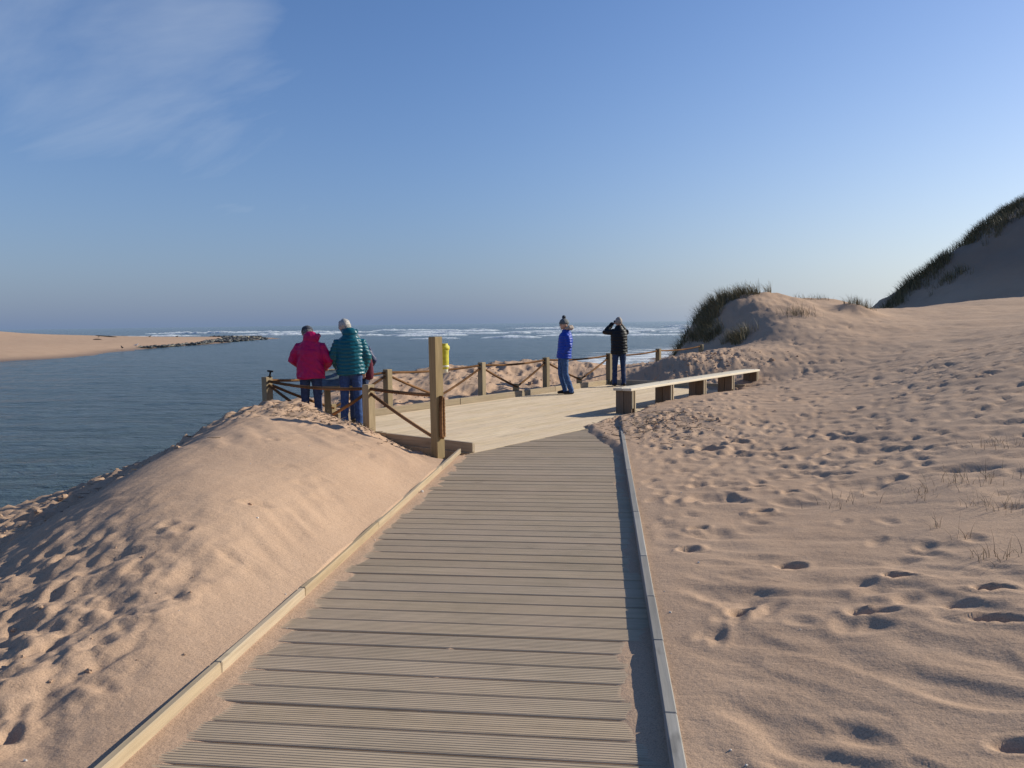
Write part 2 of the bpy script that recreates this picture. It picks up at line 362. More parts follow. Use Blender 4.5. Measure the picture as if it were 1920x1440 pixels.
crest = np.exp(-((X+4.2)/.55)**2)*sst(7.0, 9.0, Y)*sst(10.8, 10, Y)
Z += crest*(.10*fbm(X*3.2, Y*3.2, 4, 55, .6))
tocrest = sst(7.8, 9, Y)*sst(10.2, 9.6, Y)*sst(-1.9, -2.3, X)*sst(-5, -4.4, X)
Z += tocrest*.055*fbm(X*4.2, Y*4.2, 4, 58, .62)
# churned sand behind the fence and by the platform's far end
RXY = (X-C0.x)*E1.x+(Y-C0.y)*E1.y; RP = (X-C0.x)*E2.x+(Y-C0.y)*E2.y
back = sst(-.1, -.8, RP)*sst(-4, -2.5, RXY)*sst(2.5, 0, E)*sst(32, 27, Y)
Z += back*(.20*fbm(X*.8, Y*.8, 3, 61)+.05*fbm(X*3.1, Y*3.1, 4, 62, .62))
pile = np.exp(-(((X-2.6)*.8+(Y-20.4)*.5)/1.9)**2-((-(X-2.6)*.5+(Y-20.4)*.8)/1.3)**2)
Z += pile*(.14*fbm(X*2.3, Y*2.3, 4, 65, .62))
heap = np.exp(-((X-1.15)/.8)**2-((Y-11.9)/.9)**2)
Z += heap*.05*(.5+fbm(X*4, Y*5, 4, 68, .6))
debris_zone = np.exp(-((X-.65)/.55)**2-((Y-11.2)/.9)**2)
Z += debris_zone*.022*fbm(X*14, Y*14, 3, 69, .6)
Z += sst(38, 48, Y)*sst(12, 20, X)*(.45*fbm(X*.25, Y*.25, 3, 71)+.30*fbm(X*.9, Y*.9, 4, 72, .6))

face_z = np.exp(-((X-5.5)/3.5)**2-((Y-26.5)/2.5)**2)
Z += face_z*(.07*fbm(X*1.6, Y*1.2, 4, 131, .6))
def dent(x0, y0, ang, L, Wd, depth, rim=.35, px=2.0):
    rad = max(L, Wd)*2.2
    i0, i1 = np.searchsorted(xs, [x0-rad, x0+rad]); j0, j1 = np.searchsorted(ys, [y0-rad, y0+rad])
    if i1-i0 < 1 or j1-j0 < 1: return
    xx = X[j0:j1, i0:i1]-x0; yy = Y[j0:j1, i0:i1]-y0
    c, s = math.cos(ang), math.sin(ang)
    e = np.sqrt(((xx*c+yy*s)/L)**2+((-xx*s+yy*c)/Wd)**2)
    e = e*(1+.16*vnoise(xx*9+x0*31, yy*9+y0*17, 5))
    Z[j0:j1, i0:i1] += -depth*np.exp(-e**(1.3*px))+rim*depth*np.exp(-((e-1.5)/.5)**2)
# single clear footprints in the near sand on the right (x, y, direction, half length, half width, depth)
for a in [(1.12, 4.68, .1, .072, .056, .085, .1, 2.8), (1.58, 4.26, -.35, .072, .034, .08, .1, 2.8), (1.89, 3.91, -.4, .085, .034, .08, .15, 2.6), (1.72, 3.56, -.4, .085, .036, .06, .2, 2.), (1.64, 3.74, -.4, .034, .026, .05, .1, 2.),
          (1.3, 3.79, -.3, .1, .045, .05, .25, 2.), (.71, 4.01, .4, .062, .042, .06, .2, 2.4), (1.35, 2.62, -.1, .07, .035, .03), (1.55, 6.6, 0, .06, .035, .05, .2, 2.4), (1.35, 6.9, 0, .06, .035, .04), (.56, 5.18, .2, .06, .04, .045), (1.21, 6.06, .2, .07, .045, .05),
          (.9, 6.5, .2, .07, .04, .035), (.7, 5.7, .2, .06, .04, .035), (1.05, 7.1, .2, .06, .04, .03), (1.7, 7.2, .1, .07, .04, .03), (2.15, 7.6, 0, .07, .04, .03)]:
    dent(*a)
# two deep wind scoops by the churned heap
dent(1.22, 9.1, -.2, .13, .10, .12, .3, 2.4); dent(1.62, 9.45, 0, .09, .07, .11, .2, 2.4); dent(1.95, 8.7, -.15, .17, .08, .07, .3); dent(1.5, 8.8, -.3, .1, .06, .05, .3)
# trampled slope: thousands of footprints, thinning towards the camera
n = 0
while n < 17000:
    y0 = 5*math.exp(random.random()*math.log(44/5)); x0 = random.uniform(.4, min(26, .95*y0+2))
    dens = min(1, max(.06, (y0-6.0)/7))
    if y0 < 6.2: continue
    if y0 > 11 and x0 < 4.5 and y0 < 17 and random.random() < .75: continue      # smooth drift beside the bench
    n += 1
    if random.random() > dens: continue
    qx, qy = x0-C0.x, y0-C0.y
    if -2.5 < qx*E1.x+qy*E1.y < 7.8 and -.2 < qx*E2.x+qy*E2.y < 4.2: continue
    s_ = random.uniform(.75, 1.35)
    dent(x0, y0, random.gauss(.9, .7), .080*s_, .045*s_, random.uniform(.008, .030)*s_*(.6 if y0 < 11 else 1), .2, 2.3)
for i in range(190):                     # old, half filled prints in the near sand on the right
    y0 = random.uniform(3.6, 10); x0 = random.uniform(.42, .55*y0+.9)
    dent(x0, y0, random.gauss(.3, .8), random.uniform(.06, .10), random.uniform(.035, .06), random.uniform(.006, .017), .35, 1.3)
# footprints on the near left and over the bluff top and behind the fence
for i in range(90):
    y0 = random.uniform(1.8, 5.0); x0 = random.uniform(-4.2, -2.15)
    if y0+(x0+2.6)*.7 > 4.1: continue
    dent(x0, y0, random.uniform(0, 3.1), random.uniform(.045, .085), random.uniform(.025, .045), random.uniform(.01, .032), .4)
for i in range(1400):
    y0 = random.uniform(3, 15.5); x0 = random.uniform(-8.8, -4.6)
    dent(x0, y0, random.uniform(0, 3.1), random.uniform(.08, .17), random.uniform(.06, .1), random.uniform(.02, .06), .5)
for i in range(420):
    a_, b_ = random.uniform(-3.5, 12.5), -random.uniform(.45, 6.5); p = D(a_, b_)
    dent(p.x, p.y, random.uniform(0, 3.1), random.uniform(.1, .2), random.uniform(.08, .15), random.uniform(.03, .08), .3)
for i in range(26):                      # small scuffs on the smooth lee
    dent(random.uniform(-3.4, -2.1), random.uniform(3.6, 8.5), random.uniform(-.6, .6), random.uniform(.05, .11), random.uniform(.025, .05), random.uniform(.008, .02), .5)

# bluff: drop to the beach, then under the water
sb = .45/(np.interp(Y, [22, 30, 45, 66, 90], [2.2, 4, 10, 20, 26])-1.5)
En = E+.25*fbm(X*1.1, Y*1.1, 3, 91)
drop = np.clip(En, 0, None)
Zc = np.where(Y < 23, Z-.62*drop-.05*drop**2, Z-.95*drop)
beach = -1.75-sb*np.clip(En-1.5, 0, None)+.03*fbm(X*1.5, Y*1.5, 3, 92)
Zb = np.where(Y > 22, np.maximum(Zc, beach), Zc)
Z = np.where(En > 0, np.maximum(Zb, -6), Z)

# keep the sand out of the walkway and the platform, with drifts spilling over their edges
KL, KR, KT = -1.752, .235, .05          # inner faces of the side kerbs, kerb thickness
end_b = 4.1
in_walk = (X > KL-.016) & (X < KR+.022) & (RP > end_b-.02)
jit = .045*fbm(X*3, Y*5, 3, 95)+.022*fbm(X*13, Y*13, 2, 96)
dl = X-KL; dr = KR-X
joist = np.minimum(np.minimum(np.abs(X+1.66), np.abs(X+.76)), np.abs(X-.13))
spill = np.maximum(-.007-.2*joist+.12*jit, .0065-.072*dl+jit*.13*sst(0, .1, dl)); spill = np.maximum(spill, .004-.075*dr+jit*.16+.016*(fbm(X*1.2, Y*1.0, 2, 97)-.1)*sst(9, 4, Y)*sst(.5, .1, dr))
spill = np.maximum(spill, (.06*sst(3.2, 2.0, (RP-end_b)*1.4+np.abs(X-.3)*4.6+jit*6)*2-.06)+jit*.35)
Z = np.where(in_walk, np.clip(np.minimum(spill, .05), -.22, None), Z)
PA0, PA1, PB0, PB1 = -2.38, 7.62, .10, end_b
din = np.minimum(np.minimum(RXY-PA0, PA1-RXY), np.minimum(RP-PB0, PB1-RP))       # depth inside the platform
wdt = np.where((RP > 2.6) & (RXY > .3), .75, .13)
wdt = np.where(RXY > 6.4, .5, wdt)
on = din > -.02
not_walk = ~in_walk
bz = (RP > 2.6) & (RXY > 2.5) & (RXY < 7.4)
tt = np.where(bz, sst(0, 1, (din+jit*2.0-.24)/.30), sst(0, 1, (din+jit*2.2+.02)/wdt))
lowz = np.minimum(Z, np.where(bz, .20, np.where(wdt > .2, .14, .035)))
Z = np.where(on & not_walk, lowz*(1-tt)-.22*tt, Z)
ky = np.where((RXY > PA0-.0) & (RXY < PA1) & (RP > PB0-.06) & (RP < PB0+.02), np.minimum(Z, .06), Z); Z = ky

def ground(x, y):
    i = int(np.clip(np.searchsorted(xs, x)-1, 0, len(xs)-2)); j = int(np.clip(np.searchsorted(ys, y)-1, 0, len(ys)-2))
    tx = (x-xs[i])/(xs[i+1]-xs[i]); ty = (y-ys[j])/(ys[j+1]-ys[j])
    return float((Z[j, i]*(1-tx)+Z[j, i+1]*tx)*(1-ty)+(Z[j+1, i]*(1-tx)+Z[j+1, i+1]*tx)*ty)
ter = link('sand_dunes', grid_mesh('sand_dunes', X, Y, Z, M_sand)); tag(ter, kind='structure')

# the sea bed, one sheet out to the horizon under sea and sand
M_bed = sand_material('sea_bed_sand', False)
bed = link('sea_bed', mesh('sea_bed', [(-40000, -40000, -7), (40000, -40000, -7), (40000, 40000, -7), (-40000, 40000, -7)], [(0, 1, 2, 3)], M_bed)); tag(bed, kind='structure')

# ------------------------------------------------------------------ sand spit across the river
SP = [(-71.6, 84, -2.2), (-70.6, 95, -2.2), (-81.6, 128, -2.2), (-86.8, 163, -2.2), (-97, 217, -2.25), (-105, 236, -2.3), (-125, 244, -2.25), (-150, 250, -2.2), (-190, 262, -2.2),
      (-75, 86, -1.9), (-80, 100, -1.5), (-90, 128, -1.5), (-96, 165, -1.5), (-103, 213, -1.75), (-106, 228, -1.75), (-121, 226, -1.5), (-147, 213, -.62), (-155, 192, .25), (-158, 181, 1.5), (-120, 180, -1.0), (-110, 140, -1.0),
      (-100, 110, -.8), (-130, 130, -.2), (-170, 170, 2.6), (-185, 150, 3.4), (-220, 190, 4), (-240, 250, 1), (-300, 200, 4), (-300, 100, 4), (-140, 90, .6), (-90, 70, -1.4), (-68, 70, -2.4), (-68, 60, -2.4), (-62, 90, -2.8), (-66, 105, -2.9), (-74, 130, -3), (-79, 163, -3), (-89, 219, -3), (-100, 244, -3), (-128, 256, -3), (-190, 275, -3), (-240, 275, -2.6), (-300, 280, -2.5)]
sxs = np.linspace(-300, -58, 330); sys_ = np.linspace(56, 280, 330); SX, SY = np.meshgrid(sxs, sys_)
fs = tps(SP, .5)
SZ = fs(SX, SY)+.10*fbm(SX*.12, SY*.12, 4, 201)
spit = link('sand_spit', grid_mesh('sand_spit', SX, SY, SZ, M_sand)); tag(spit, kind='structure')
def spit_z(x, y):
    i = int(np.clip(np.searchsorted(sxs, x)-1, 0, 328)); j = int(np.clip(np.searchsorted(sys_, y)-1, 0, 328)); return float(SZ[j:j+2, i:i+2].max())

# ------------------------------------------------------------------ sea
def sea_material():
    ma, t, b = mat('sea_water', (.030, .052, .058), .12, .33)
    b.inputs['IOR'].default_value = 1.33
    g = N(t, 'ShaderNodeNewGeometry')
    def nz(scale, sc, rot, det, rough=.55, dist=0.):
        mp = N(t, 'ShaderNodeMapping'); mp.inputs['Scale'].default_value = sc; mp.inputs['Rotation'].default_value = (0, 0, rot)
        t.links.new(g.outputs['Position'], mp.inputs[0])
        n = N(t, 'ShaderNodeTexNoise'); n.inputs['Scale'].default_value = scale; n.inputs['Detail'].default_value = det; n.inputs['Roughness'].default_value = rough; n.inputs['Distortion'].default_value = dist
        t.links.new(mp.outputs[0], n.inputs['Vector']); return n.outputs[0]
    big = nz(.035, (1, 1, 1), 0, 4)
    c = ramp(t, big, [(.3, (.040, .062, .062)), (.7, (.062, .083, .080))])
    # foam streaks carried shorewards in the breaker zone
    s = N(t, 'ShaderNodeSeparateXYZ'); t.links.new(g.outputs['Position'], s.inputs[0])
    dist = mathn(t, 'MULTIPLY_ADD', s.outputs[0], -.22, s.outputs[1])
    m1 = N(t, 'ShaderNodeMapRange', interpolation_type='SMOOTHSTEP'); t.links.new(dist, m1.inputs[0]); m1.inputs[1].default_value = 165; m1.inputs[2].default_value = 240
    m2 = N(t, 'ShaderNodeMapRange', interpolation_type='SMOOTHSTEP'); t.links.new(dist, m2.inputs[0]); m2.inputs[1].default_value = 640; m2.inputs[2].default_value = 420
    band = mathn(t, 'MULTIPLY', m1.outputs[0], m2.outputs[0])
    fo = nz(.055, (.35, 1.6, 1), R(-8), 8, .66, .8)
    fo = mathn(t, 'MULTIPLY', mathn(t, 'ADD', mathn(t, 'MULTIPLY_ADD', band, .24, fo), -.83, clamp=True), 8., clamp=True)
    # wash along the near beach
    fat = N(t, 'ShaderNodeAttribute'); fat.attribute_name = 'wash'
    fw = nz(.35, (.5, 1.4, 1), R(-20), 7, .68, .6)
    fw = mathn(t, 'MULTIPLY', mathn(t, 'ADD', mathn(t, 'MULTIPLY_ADD', fat.outputs['Fac'], .42, fw), -.80, clamp=True), 7., clamp=True)
    fm = mathn(t, 'MAXIMUM', fo, fw)
    c = mixc(t, fm, c, (.74, .76, .76))
    t.links.new(c, b.inputs['Base Color'])
    t.links.new(mathn(t, 'MULTIPLY_ADD', fm, .7, .13), b.inputs['Roughness'])
    p = bump(t, b, nz(.55, (.5, 1.25, 1), R(-14), 6, .62, .5), 1.0, .42)
    p = bump(t, b, nz(2.6, (.6, 1.2, 1), R(12), 5, .65), 1.0, .12, p)
    return ma
M_sea = sea_material()
ang = np.linspace(R(-75), R(60), 420); rad = [7.]
while rad[-1] < 900: rad.append(rad[-1]*1.0085)
while rad[-1] < 42000: rad.append(rad[-1]*1.12)
rad = np.array(rad); AA, RR = np.meshgrid(ang, rad)
WX = RR*np.sin(AA); WY = RR*np.cos(AA)
amp = np.clip(1.3-RR/420, 0, 1)
wv = .055*fbm(WX*.35+WY*.12, WY*1.0-WX*.2, 4, 301, .6)+.05*fbm(WX*.07, WY*.22, 3, 305)
WZ = WATER+wv*amp+.18*fbm(WX*.012, WY*.05, 3, 309)*sst(120, 260, RR)*np.clip(1.5-RR/1500, 0, 1)
sea_me = grid_mesh('sea', WX, WY, WZ, M_sea)
# wash attribute: near the right hand beach
shore = edge_dist(WX, WY)
ww = np.exp(-((shore-25)/16.)**2)*sst(30, 45, WY)*sst(-12, 0, WX)
at = sea_me.attributes.new('wash', 'FLOAT', 'POINT'); at.data.foreach_set('value', ww.astype(np.float32).ravel())
sea = link('sea', sea_me); tag(sea, kind='structure')
# one wide sheet below it closes the sea behind and beside the fan of waves
# breaking waves: lumpy ridges of white water
def foam_material():
    ma, t, b = mat('foam', (.8, .82, .82), .9, .2)
    n = noise(t, .9, 6, .7); t.links.new(ramp(t, n, [(.3, (.30, .38, .41)), (.58, (.74, .77, .78))]), b.inputs['Base Color']); bump(t, b, n, .8, .3)
    return ma
M_foam = foam_material()
def breakers():
    V = []; Fc = []
    def ridge(x0, y0, ln, h, wd, ang):
        nseg = max(6, int(ln/1.6)); b0 = len(V); ca, sa = math.cos(ang), math.sin(ang); ph = random.uniform(0, 99)
        for i in range(nseg+1):
            t = i/nseg; e = math.sin(math.pi*t)**.5
            hh = h*e*(.45+.55*abs(math.sin(ph+t*ln*.13))+random.uniform(-.22, .3))
            s = (t-.5)*ln; cur = .03*s*s/ln*3+random.uniform(-.4, .4)
            for k, (o, zz) in enumerate(((-wd*.9, -.15), (-wd*.35, .7*hh), (0, hh), (wd*.4, .55*hh), (wd, -.15))):
                V.append((x0+s*ca-(o+cur)*sa, y0+s*sa+(o+cur)*ca, WATER+zz))
            if i:
                for k in range(4):
                    a = b0+(i-1)*5+k; Fc.append((a, a+1, a+6, a+5))
    for i in range(125):
        dist = random.choice((205, 235, 270, 300, 340, 385, 430, 500, 560))+random.gauss(0, 8)
        a = R(random.uniform(-34, 40))
        if dist < 290 and a < R(-24): continue
        if dist < 240 and (a < R(-16) or a > R(8)): continue
        x0 = dist*math.tan(a); y0 = dist+.16*x0
        ridge(x0, y0, random.uniform(8, 46)*(dist/300), random.uniform(.25, 1.0)*(dist/330)**.5, random.uniform(.8, 2.2), R(random.uniform(4, 13)))
    return V, Fc
V_, F_ = breakers()
surf = link('breaking_waves', mesh('breaking_waves', V_, F_, M_foam, True)); tag(surf, 'white breaking waves in rows far out at the river mouth', 'surf', kind='stuff')

# ------------------------------------------------------------------ boardwalk
PL_W, PL_T, PITCH = .1455, .032, .155
def ribbed_profile(w_, n=9, dep=.002, gw=.005):
    p = []; step = w_/n
    for i in range(n):
        a = -w_/2+i*step
        p += [(a+(.003 if i == 0 else 0), 0 if i else 0)] if i == 0 else []
        c = a+step/2
        p += [(c-gw/2-.0012, 0), (c-gw/2+.0012, -dep), (c+gw/2-.0012, -dep), (c+gw/2+.0012, 0)]
    p += [(w_/2-.003, 0), (w_/2, -.003), (w_/2, -PL_T), (-w_/2, -PL_T), (-w_/2, -.003)]
    return p
def extrude_x(prof, x0f, x1f):           # profile in (y, z), run along x between two end lines x = f(y)
    n = len(prof)
    v = [(x0f(y), y, z) for y, z in prof]+[(x1f(y), y, z) for y, z in prof]
    fc = [(i, (i+1) % n, n+(i+1) % n, n+i) for i in range(n)]+[tuple(range(n))[::-1], tuple(range(n, 2*n))]
    return v, fc
bw = bmesh.new()
for x_ in (-1.66, -.76, .13): box_bm(bw, (x_-.03, -1.2, -.2), (x_+.03, 9.2, -PL_T-.001), 0)
boardwalk = tag(link('boardwalk', bm_mesh(bw, 'boardwalk_bearers', M_bearer)), kind='structure')
prof = ribbed_profile(PL_W)
XL, XR = KL-KT, KR+KT
v, fc = extrude_x(prof, lambda y: XL, lambda y: XR)
plank_me = mesh('plank', v, fc, M_board)
# the far end is cut along the platform's front edge: E2.(p-C0) = end_b
def cut_x(y): return C0.x+(end_b+.006-(y-C0.y)*E2.y)/E2.x
y_ = -1.1; k = 0
while y_ < 12.6:
    lo = cut_x(y_-PL_W/2); hi = cut_x(y_+PL_W/2)
    if hi >= XR: break
    if hi > XL:
        v, fc = extrude_x(prof, lambda y: max(XL, cut_x(y+y_)), lambda y: XR); me = mesh('plank', v, fc, M_board)
    else: me = plank_me
    link('plank', me, boardwalk, (0, y_+random.uniform(-.0015, .0015), random.uniform(-.0025, .0015)), (random.uniform(-.006, .006), random.uniform(-.0012, .0012), random.uniform(-.0012, .0012)))
    y_ += PITCH
def kerb_run(parent, p0, p1, ht, th, mt, lens, name='kerb_board', top=0.0, bev=.005, jit=.004):
    p0, p1 = Vector(p0), Vector(p1); L = (p1-p0).length; d_ = (p1-p0)/L; a = math.atan2(d_.y, d_.x); s = 0
    i = 0
    while s < L-.02:
        ln = min(lens[i % len(lens)], L-s)
        me = box_me(name, (0, -th/2, 0), (ln-.004, th/2, ht), mt, bev, jit*.4)
        o = link(name, me, parent, p0+d_*s, (0, random.uniform(-.0015, .0015), a+random.uniform(-.0015, .0015)))
        o.location.z = top+random.uniform(-jit, jit)*.5
        s += ln; i += 1
kerb_run(boardwalk, (KL-.018, -1.1, 0), (KL-.018, 9.28, 0), .060, .036, M_kerbL, (3.3, 1.05, 1.0, 1.5, 2.4, 2.4))
M_kerbR2 = wood_material('grey_kerb_timber_long', (.29, .275, .25), (.20, .19, .17), dust=(.42, .35, .28), dust_amt=.2, axis=0)
kerb_run(boardwalk, (KR+KT/2, -1.1, 0), (KR+KT/2, 11.45, 0), .062, KT, M_kerbR2, (2.9, .62, .55, .7, .6, .75, 1.2, 1.8))

# ------------------------------------------------------------------ viewing platform
plat = bmesh.new()
for b_ in (.4, 1.6, 2.8, 3.9): box_bm(plat, (PA0+.05, -b_-.03, -.2), (PA1-.05, -b_+.03, -.034), 0)
platform = tag(link('viewing_platform', bm_mesh(plat, 'platform_bearers', M_bearer), None, (C0.x, C0.y, 0), (0, 0, DANG)), kind='structure')   # local x = a, local y = -b
dprof = ribbed_profile(.142, 9, .003, .006)
b_ = PB0+.08; row = 0
deck_cache = {}
while b_ < end_b-.06:
    a_ = PA0; segs = []
    first = (2.1, 3.6, 1.2, 3.0, 4.2)[row % 5]; ln = first
    while a_ < PA1-.01:
        ln = min(ln, PA1-a_)
        key = round(ln, 2)
        if key not in deck_cache:
            v, fc = extrude_x(dprof, lambda y: 0, lambda y: ln-.004); deck_cache[key] = mesh('plank', v, fc, M_deck)
        link('plank', deck_cache[key], platform, (a_, -b_, random.uniform(-.003, .001)), (random.uniform(-.006, .006), 0, 0))
        a_ += ln; ln = 4.2
    b_ += .1525; row += 1
# kerbs: back, left end, right end (platform coordinates)
kerb_run(platform, (PA0, -PB0, 0), (PA1+.02, -PB0, 0), .125, .05, M_kerbL, (4.2, 3.3, 4.2))
kerb_run(platform, (PA0+.025, -PB0-.03, 0), (PA0+.025, -end_b+.02, 0), .125, .05, M_kerbL, (2.4, 2.4))
kerb_run(platform, (PA1-.025, -PB0-.03, 0), (PA1-.025, -end_b+.4, 0), .125, .05, M_kerbL, (1.8, 2.4))
# fascia below the left end
fz = box_me('fascia_board', (-.021, -(end_b-.02), -.16), (.021, -PB0, -.002), M_kerbL)
link('fascia_board', fz, platform, (PA0-.023, 0, 0))

# ------------------------------------------------------------------ rope fence
M_rope = None
def rope_material():
    ma, t, b = mat('rope', (.26, .12, .05), .95, .1)
    n = noise(t, 40, 4, .6); n2 = noise(t, 1.3, 3, .5)
    c = ramp(t, n, [(.3, (.07, .034, .016)), (.7, (.18, .092, .043))])
    t.links.new(mixc(t, ramp(t, n2, [(.45, (0, 0, 0)), (.7, (1, 1, 1))]), c, (.30, .16, .075)), b.inputs['Base Color']); bump(t, b, n, .6, .006)
    return ma
M_rope = rope_material()
def rope_me(pts, rr=.0225, pitch=.12):
    pts = [Vector(p) for p in pts]
    L = 0; sv = [0]
    for a, b in zip(pts[:-1], pts[1:]): L += (b-a).length; sv.append(L)
    step = .016; n = max(4, int(L/step)); V = []; F = []; K = 9; up0 = Vector((0, 0, 1)); j = 0
    for i in range(n+1):
        s = L*i/n
        while j < len(sv)-2 and sv[j+1] < s: j += 1
        t = (s-sv[j])/max(1e-6, sv[j+1]-sv[j]); p = pts[j].lerp(pts[j+1], t); d = (pts[j+1]-pts[j]).normalized()
        sx = d.cross(up0 if abs(d.z) < .95 else Vector((1, 0, 0))).normalized(); sy = sx.cross(d)
        for k in range(K):
            th = 2*math.pi*k/K; q = rr*(.74+.36*abs(math.cos(1.5*(th-2*math.pi*s/pitch))))
            V.append(p+sx*math.cos(th)*q+sy*math.sin(th)*q)
    for i in range(n):
        for k in range(K):
            F.append((i*K+k, i*K+(k+1) % K, (i+1)*K+(k+1) % K, (i+1)*K+k))
    F.append(tuple(range(K))[::-1]); F.append(tuple(n*K+k for k in range(K)))
    return mesh('rope', V, F, M_rope, True)
def sag(p, q, s, n=10):
    p, q = Vector(p), Vector(q)
    return [p.lerp(q, i/n)-Vector((0, 0, s*4*(i/n)*(1-i/n))) for i in range(n+1)]
fence = empty('rope_fence', D(0, 0, 0)); fence['label'] = 'timber post and brown rope fence around the back and left of the platform'; fence['category'] = 'fence'
fo = fence.location.copy()
def post(p, top, wd=.125, rot=DANG, base=-.5, name='post', tilt=0):
    bm = bmesh.new(); box_bm(bm, (-wd/2, -wd/2, base), (wd/2, wd/2, top), .007, .001)
    o = link(name, bm_mesh(bm, name, M_post), fence, Vector((p.x, p.y, 0))-Vector((fo.x, fo.y, 0)), (tilt, random.uniform(-.006, .006), rot)); return o
backs = [Vector((-5.30, 11.62, 0)), D(0, .0), D(2.63, .0), D(5.0, -.05), D(7.55, .12), D(10.4, .05), D(13.3, .05)]
tops = [.80, .80, .80, .80, .80, .82, .86]
for p, t_ in zip(backs, tops): post(p, t_)
fence_pts = []
def frope(pts): link('rope', rope_me([Vector(p)-fo for p in pts]), fence)
for i in range(len(backs)-1):
    p, q = backs[i].copy(), backs[i+1].copy()
    p.z = tops[i]-.055; q.z = tops[i+1]-.055
    frope(sag(p, q, .045))
    if i < 4:
        mid = (backs[i]+backs[i+1])/2; post(mid, .27, .105, name='stub_post')
        mid.z = .2; p2 = p.copy(); p2.z -= .045; q2 = q.copy(); q2.z -= .045
        off = Vector((E2.x, E2.y, 0))*.045
        frope(sag(p2, mid+off, .02)); frope(sag(q2, mid+off*.2, .02))
PB_ = Vector((-3.15, 10.03, 0)); PT_ = Vector((-2.0, 9.08, 0))
post(PB_, .80); 
tall = post(PT_, 1.45, .122, name='tall_post', rot=DANG-.12); 
pa, pb, pt = backs[0].copy(), PB_.copy(), PT_.copy(); pa.z = .735; pb.z = .745; pt.z = .74
frope(sag(pa, pb, .05)); frope(sag(pb, pt, .012))
mid = backs[0].lerp(PB_, .55); post(mid, .27, .105, name='stub_post'); mid.z = .2
pb2 = pb.copy(); pb2.z = .70; pa2 = pa.copy(); pa2.z = .69
frope(sag(pb2, mid, .015)); frope(sag(pa2, mid, .015))
pt2 = pt.copy(); pt2.z = .20; frope(sag(pb2, pt2, .02))
# loop of spare rope hanging down the tall post's right face
side = Vector((E2.x, E2.y, 0)); fr = Vector((-E1.x, -E1.y, 0))
lp = PT_+side*.085
frope([lp+fr*.01+Vector((0, 0, .74)), lp+fr*.02+Vector((0, 0, .62)), lp+fr*.025+Vector((0, 0, .40)), lp+fr*.02+Vector((0, 0, .24)), lp+fr*-.02+Vector((0, 0, .235)), lp-fr*.02+Vector((0, 0, .45)), lp-fr*.015+Vector((0, 0, .72))])

# dark T-shaped fitting on the corner post
M_dark, _, _ = mat('dark_metal', (.02, .02, .022), .5, .5, .6)
bm = bmesh.new(); box_bm(bm, (-.014, -.014, 0), (.014, .014, .085), .004); box_bm(bm, (-.05, -.018, .078), (.045, .018, .105), .006); box_bm(bm, (-.03, -.03, -.003), (.03, .03, .012), .003)
fit = link('post_fitting', bm_mesh(bm, 'post_fitting', M_dark), None, (backs[0].x+.045, backs[0].y+.0, .80), (0, .15, .3))
tag(fit, 'small dark T-shaped fitting on top of the leftmost fence post', 'fitting')

# ------------------------------------------------------------------ throw bag on the tall post
M_yel = fabric('yellow_cloth', (.52, .47, .045), .6, var=.25); M_white, _, _ = mat('white_plastic', (.7, .68, .55), .5)
def lathe(profile, seg=14, wob=0, sx=1, sy=1):
    V = []; F = []
    for (r_, z_) in profile:
        for k in range(seg):
            a = 2*math.pi*k/seg; q = r_*(1+wob*random.uniform(-1, 1)); V.append((q*math.cos(a)*sx, q*math.sin(a)*sy, z_))
    n = len(profile)
    for i in range(n-1):
        for k in range(seg): F.append((i*seg+k, i*seg+(k+1) % seg, (i+1)*seg+(k+1) % seg, (i+1)*seg+k))
    F.append(tuple(range(seg))[::-1]); F.append(tuple((n-1)*seg+k for k in range(seg)))
    return V, F
tb = PT_+Vector((E1.x, E1.y, 0))*.14+side*.0
v, fc = lathe([(.055, 0), (.062, .02), (.066, .1), (.068, .18), (.07, .24), (.078, .27), (.06, .285)], 16, .05)
bag = link('throw_bag', mesh('throw_bag', v, fc, M_yel, True), None, (tb.x, tb.y, 1.05)); bag.scale = (.88, .88, .92); tag(bag, 'yellow rescue throw bag hanging behind the tall post', 'throw bag')
v, fc = lathe([(.07, 0), (.085, .02), (.075, .05), (.05, .07), (.058, .085)], 12, .16); link('flap', mesh('flap', v, fc, M_yel, True), bag, (0, 0, .255))
v, fc = lathe([(.04, -.045), (.05, -.04), (.054, 0), (.056, .012)], 14); link('end_cap', mesh('end_cap', v, fc, M_white, True), bag)
v, fc = lathe([(.0665, .03), (.0685, .034), (.0685, .05), (.0665, .054)], 14); link('band', mesh('band', v, fc, M_white, True), bag)

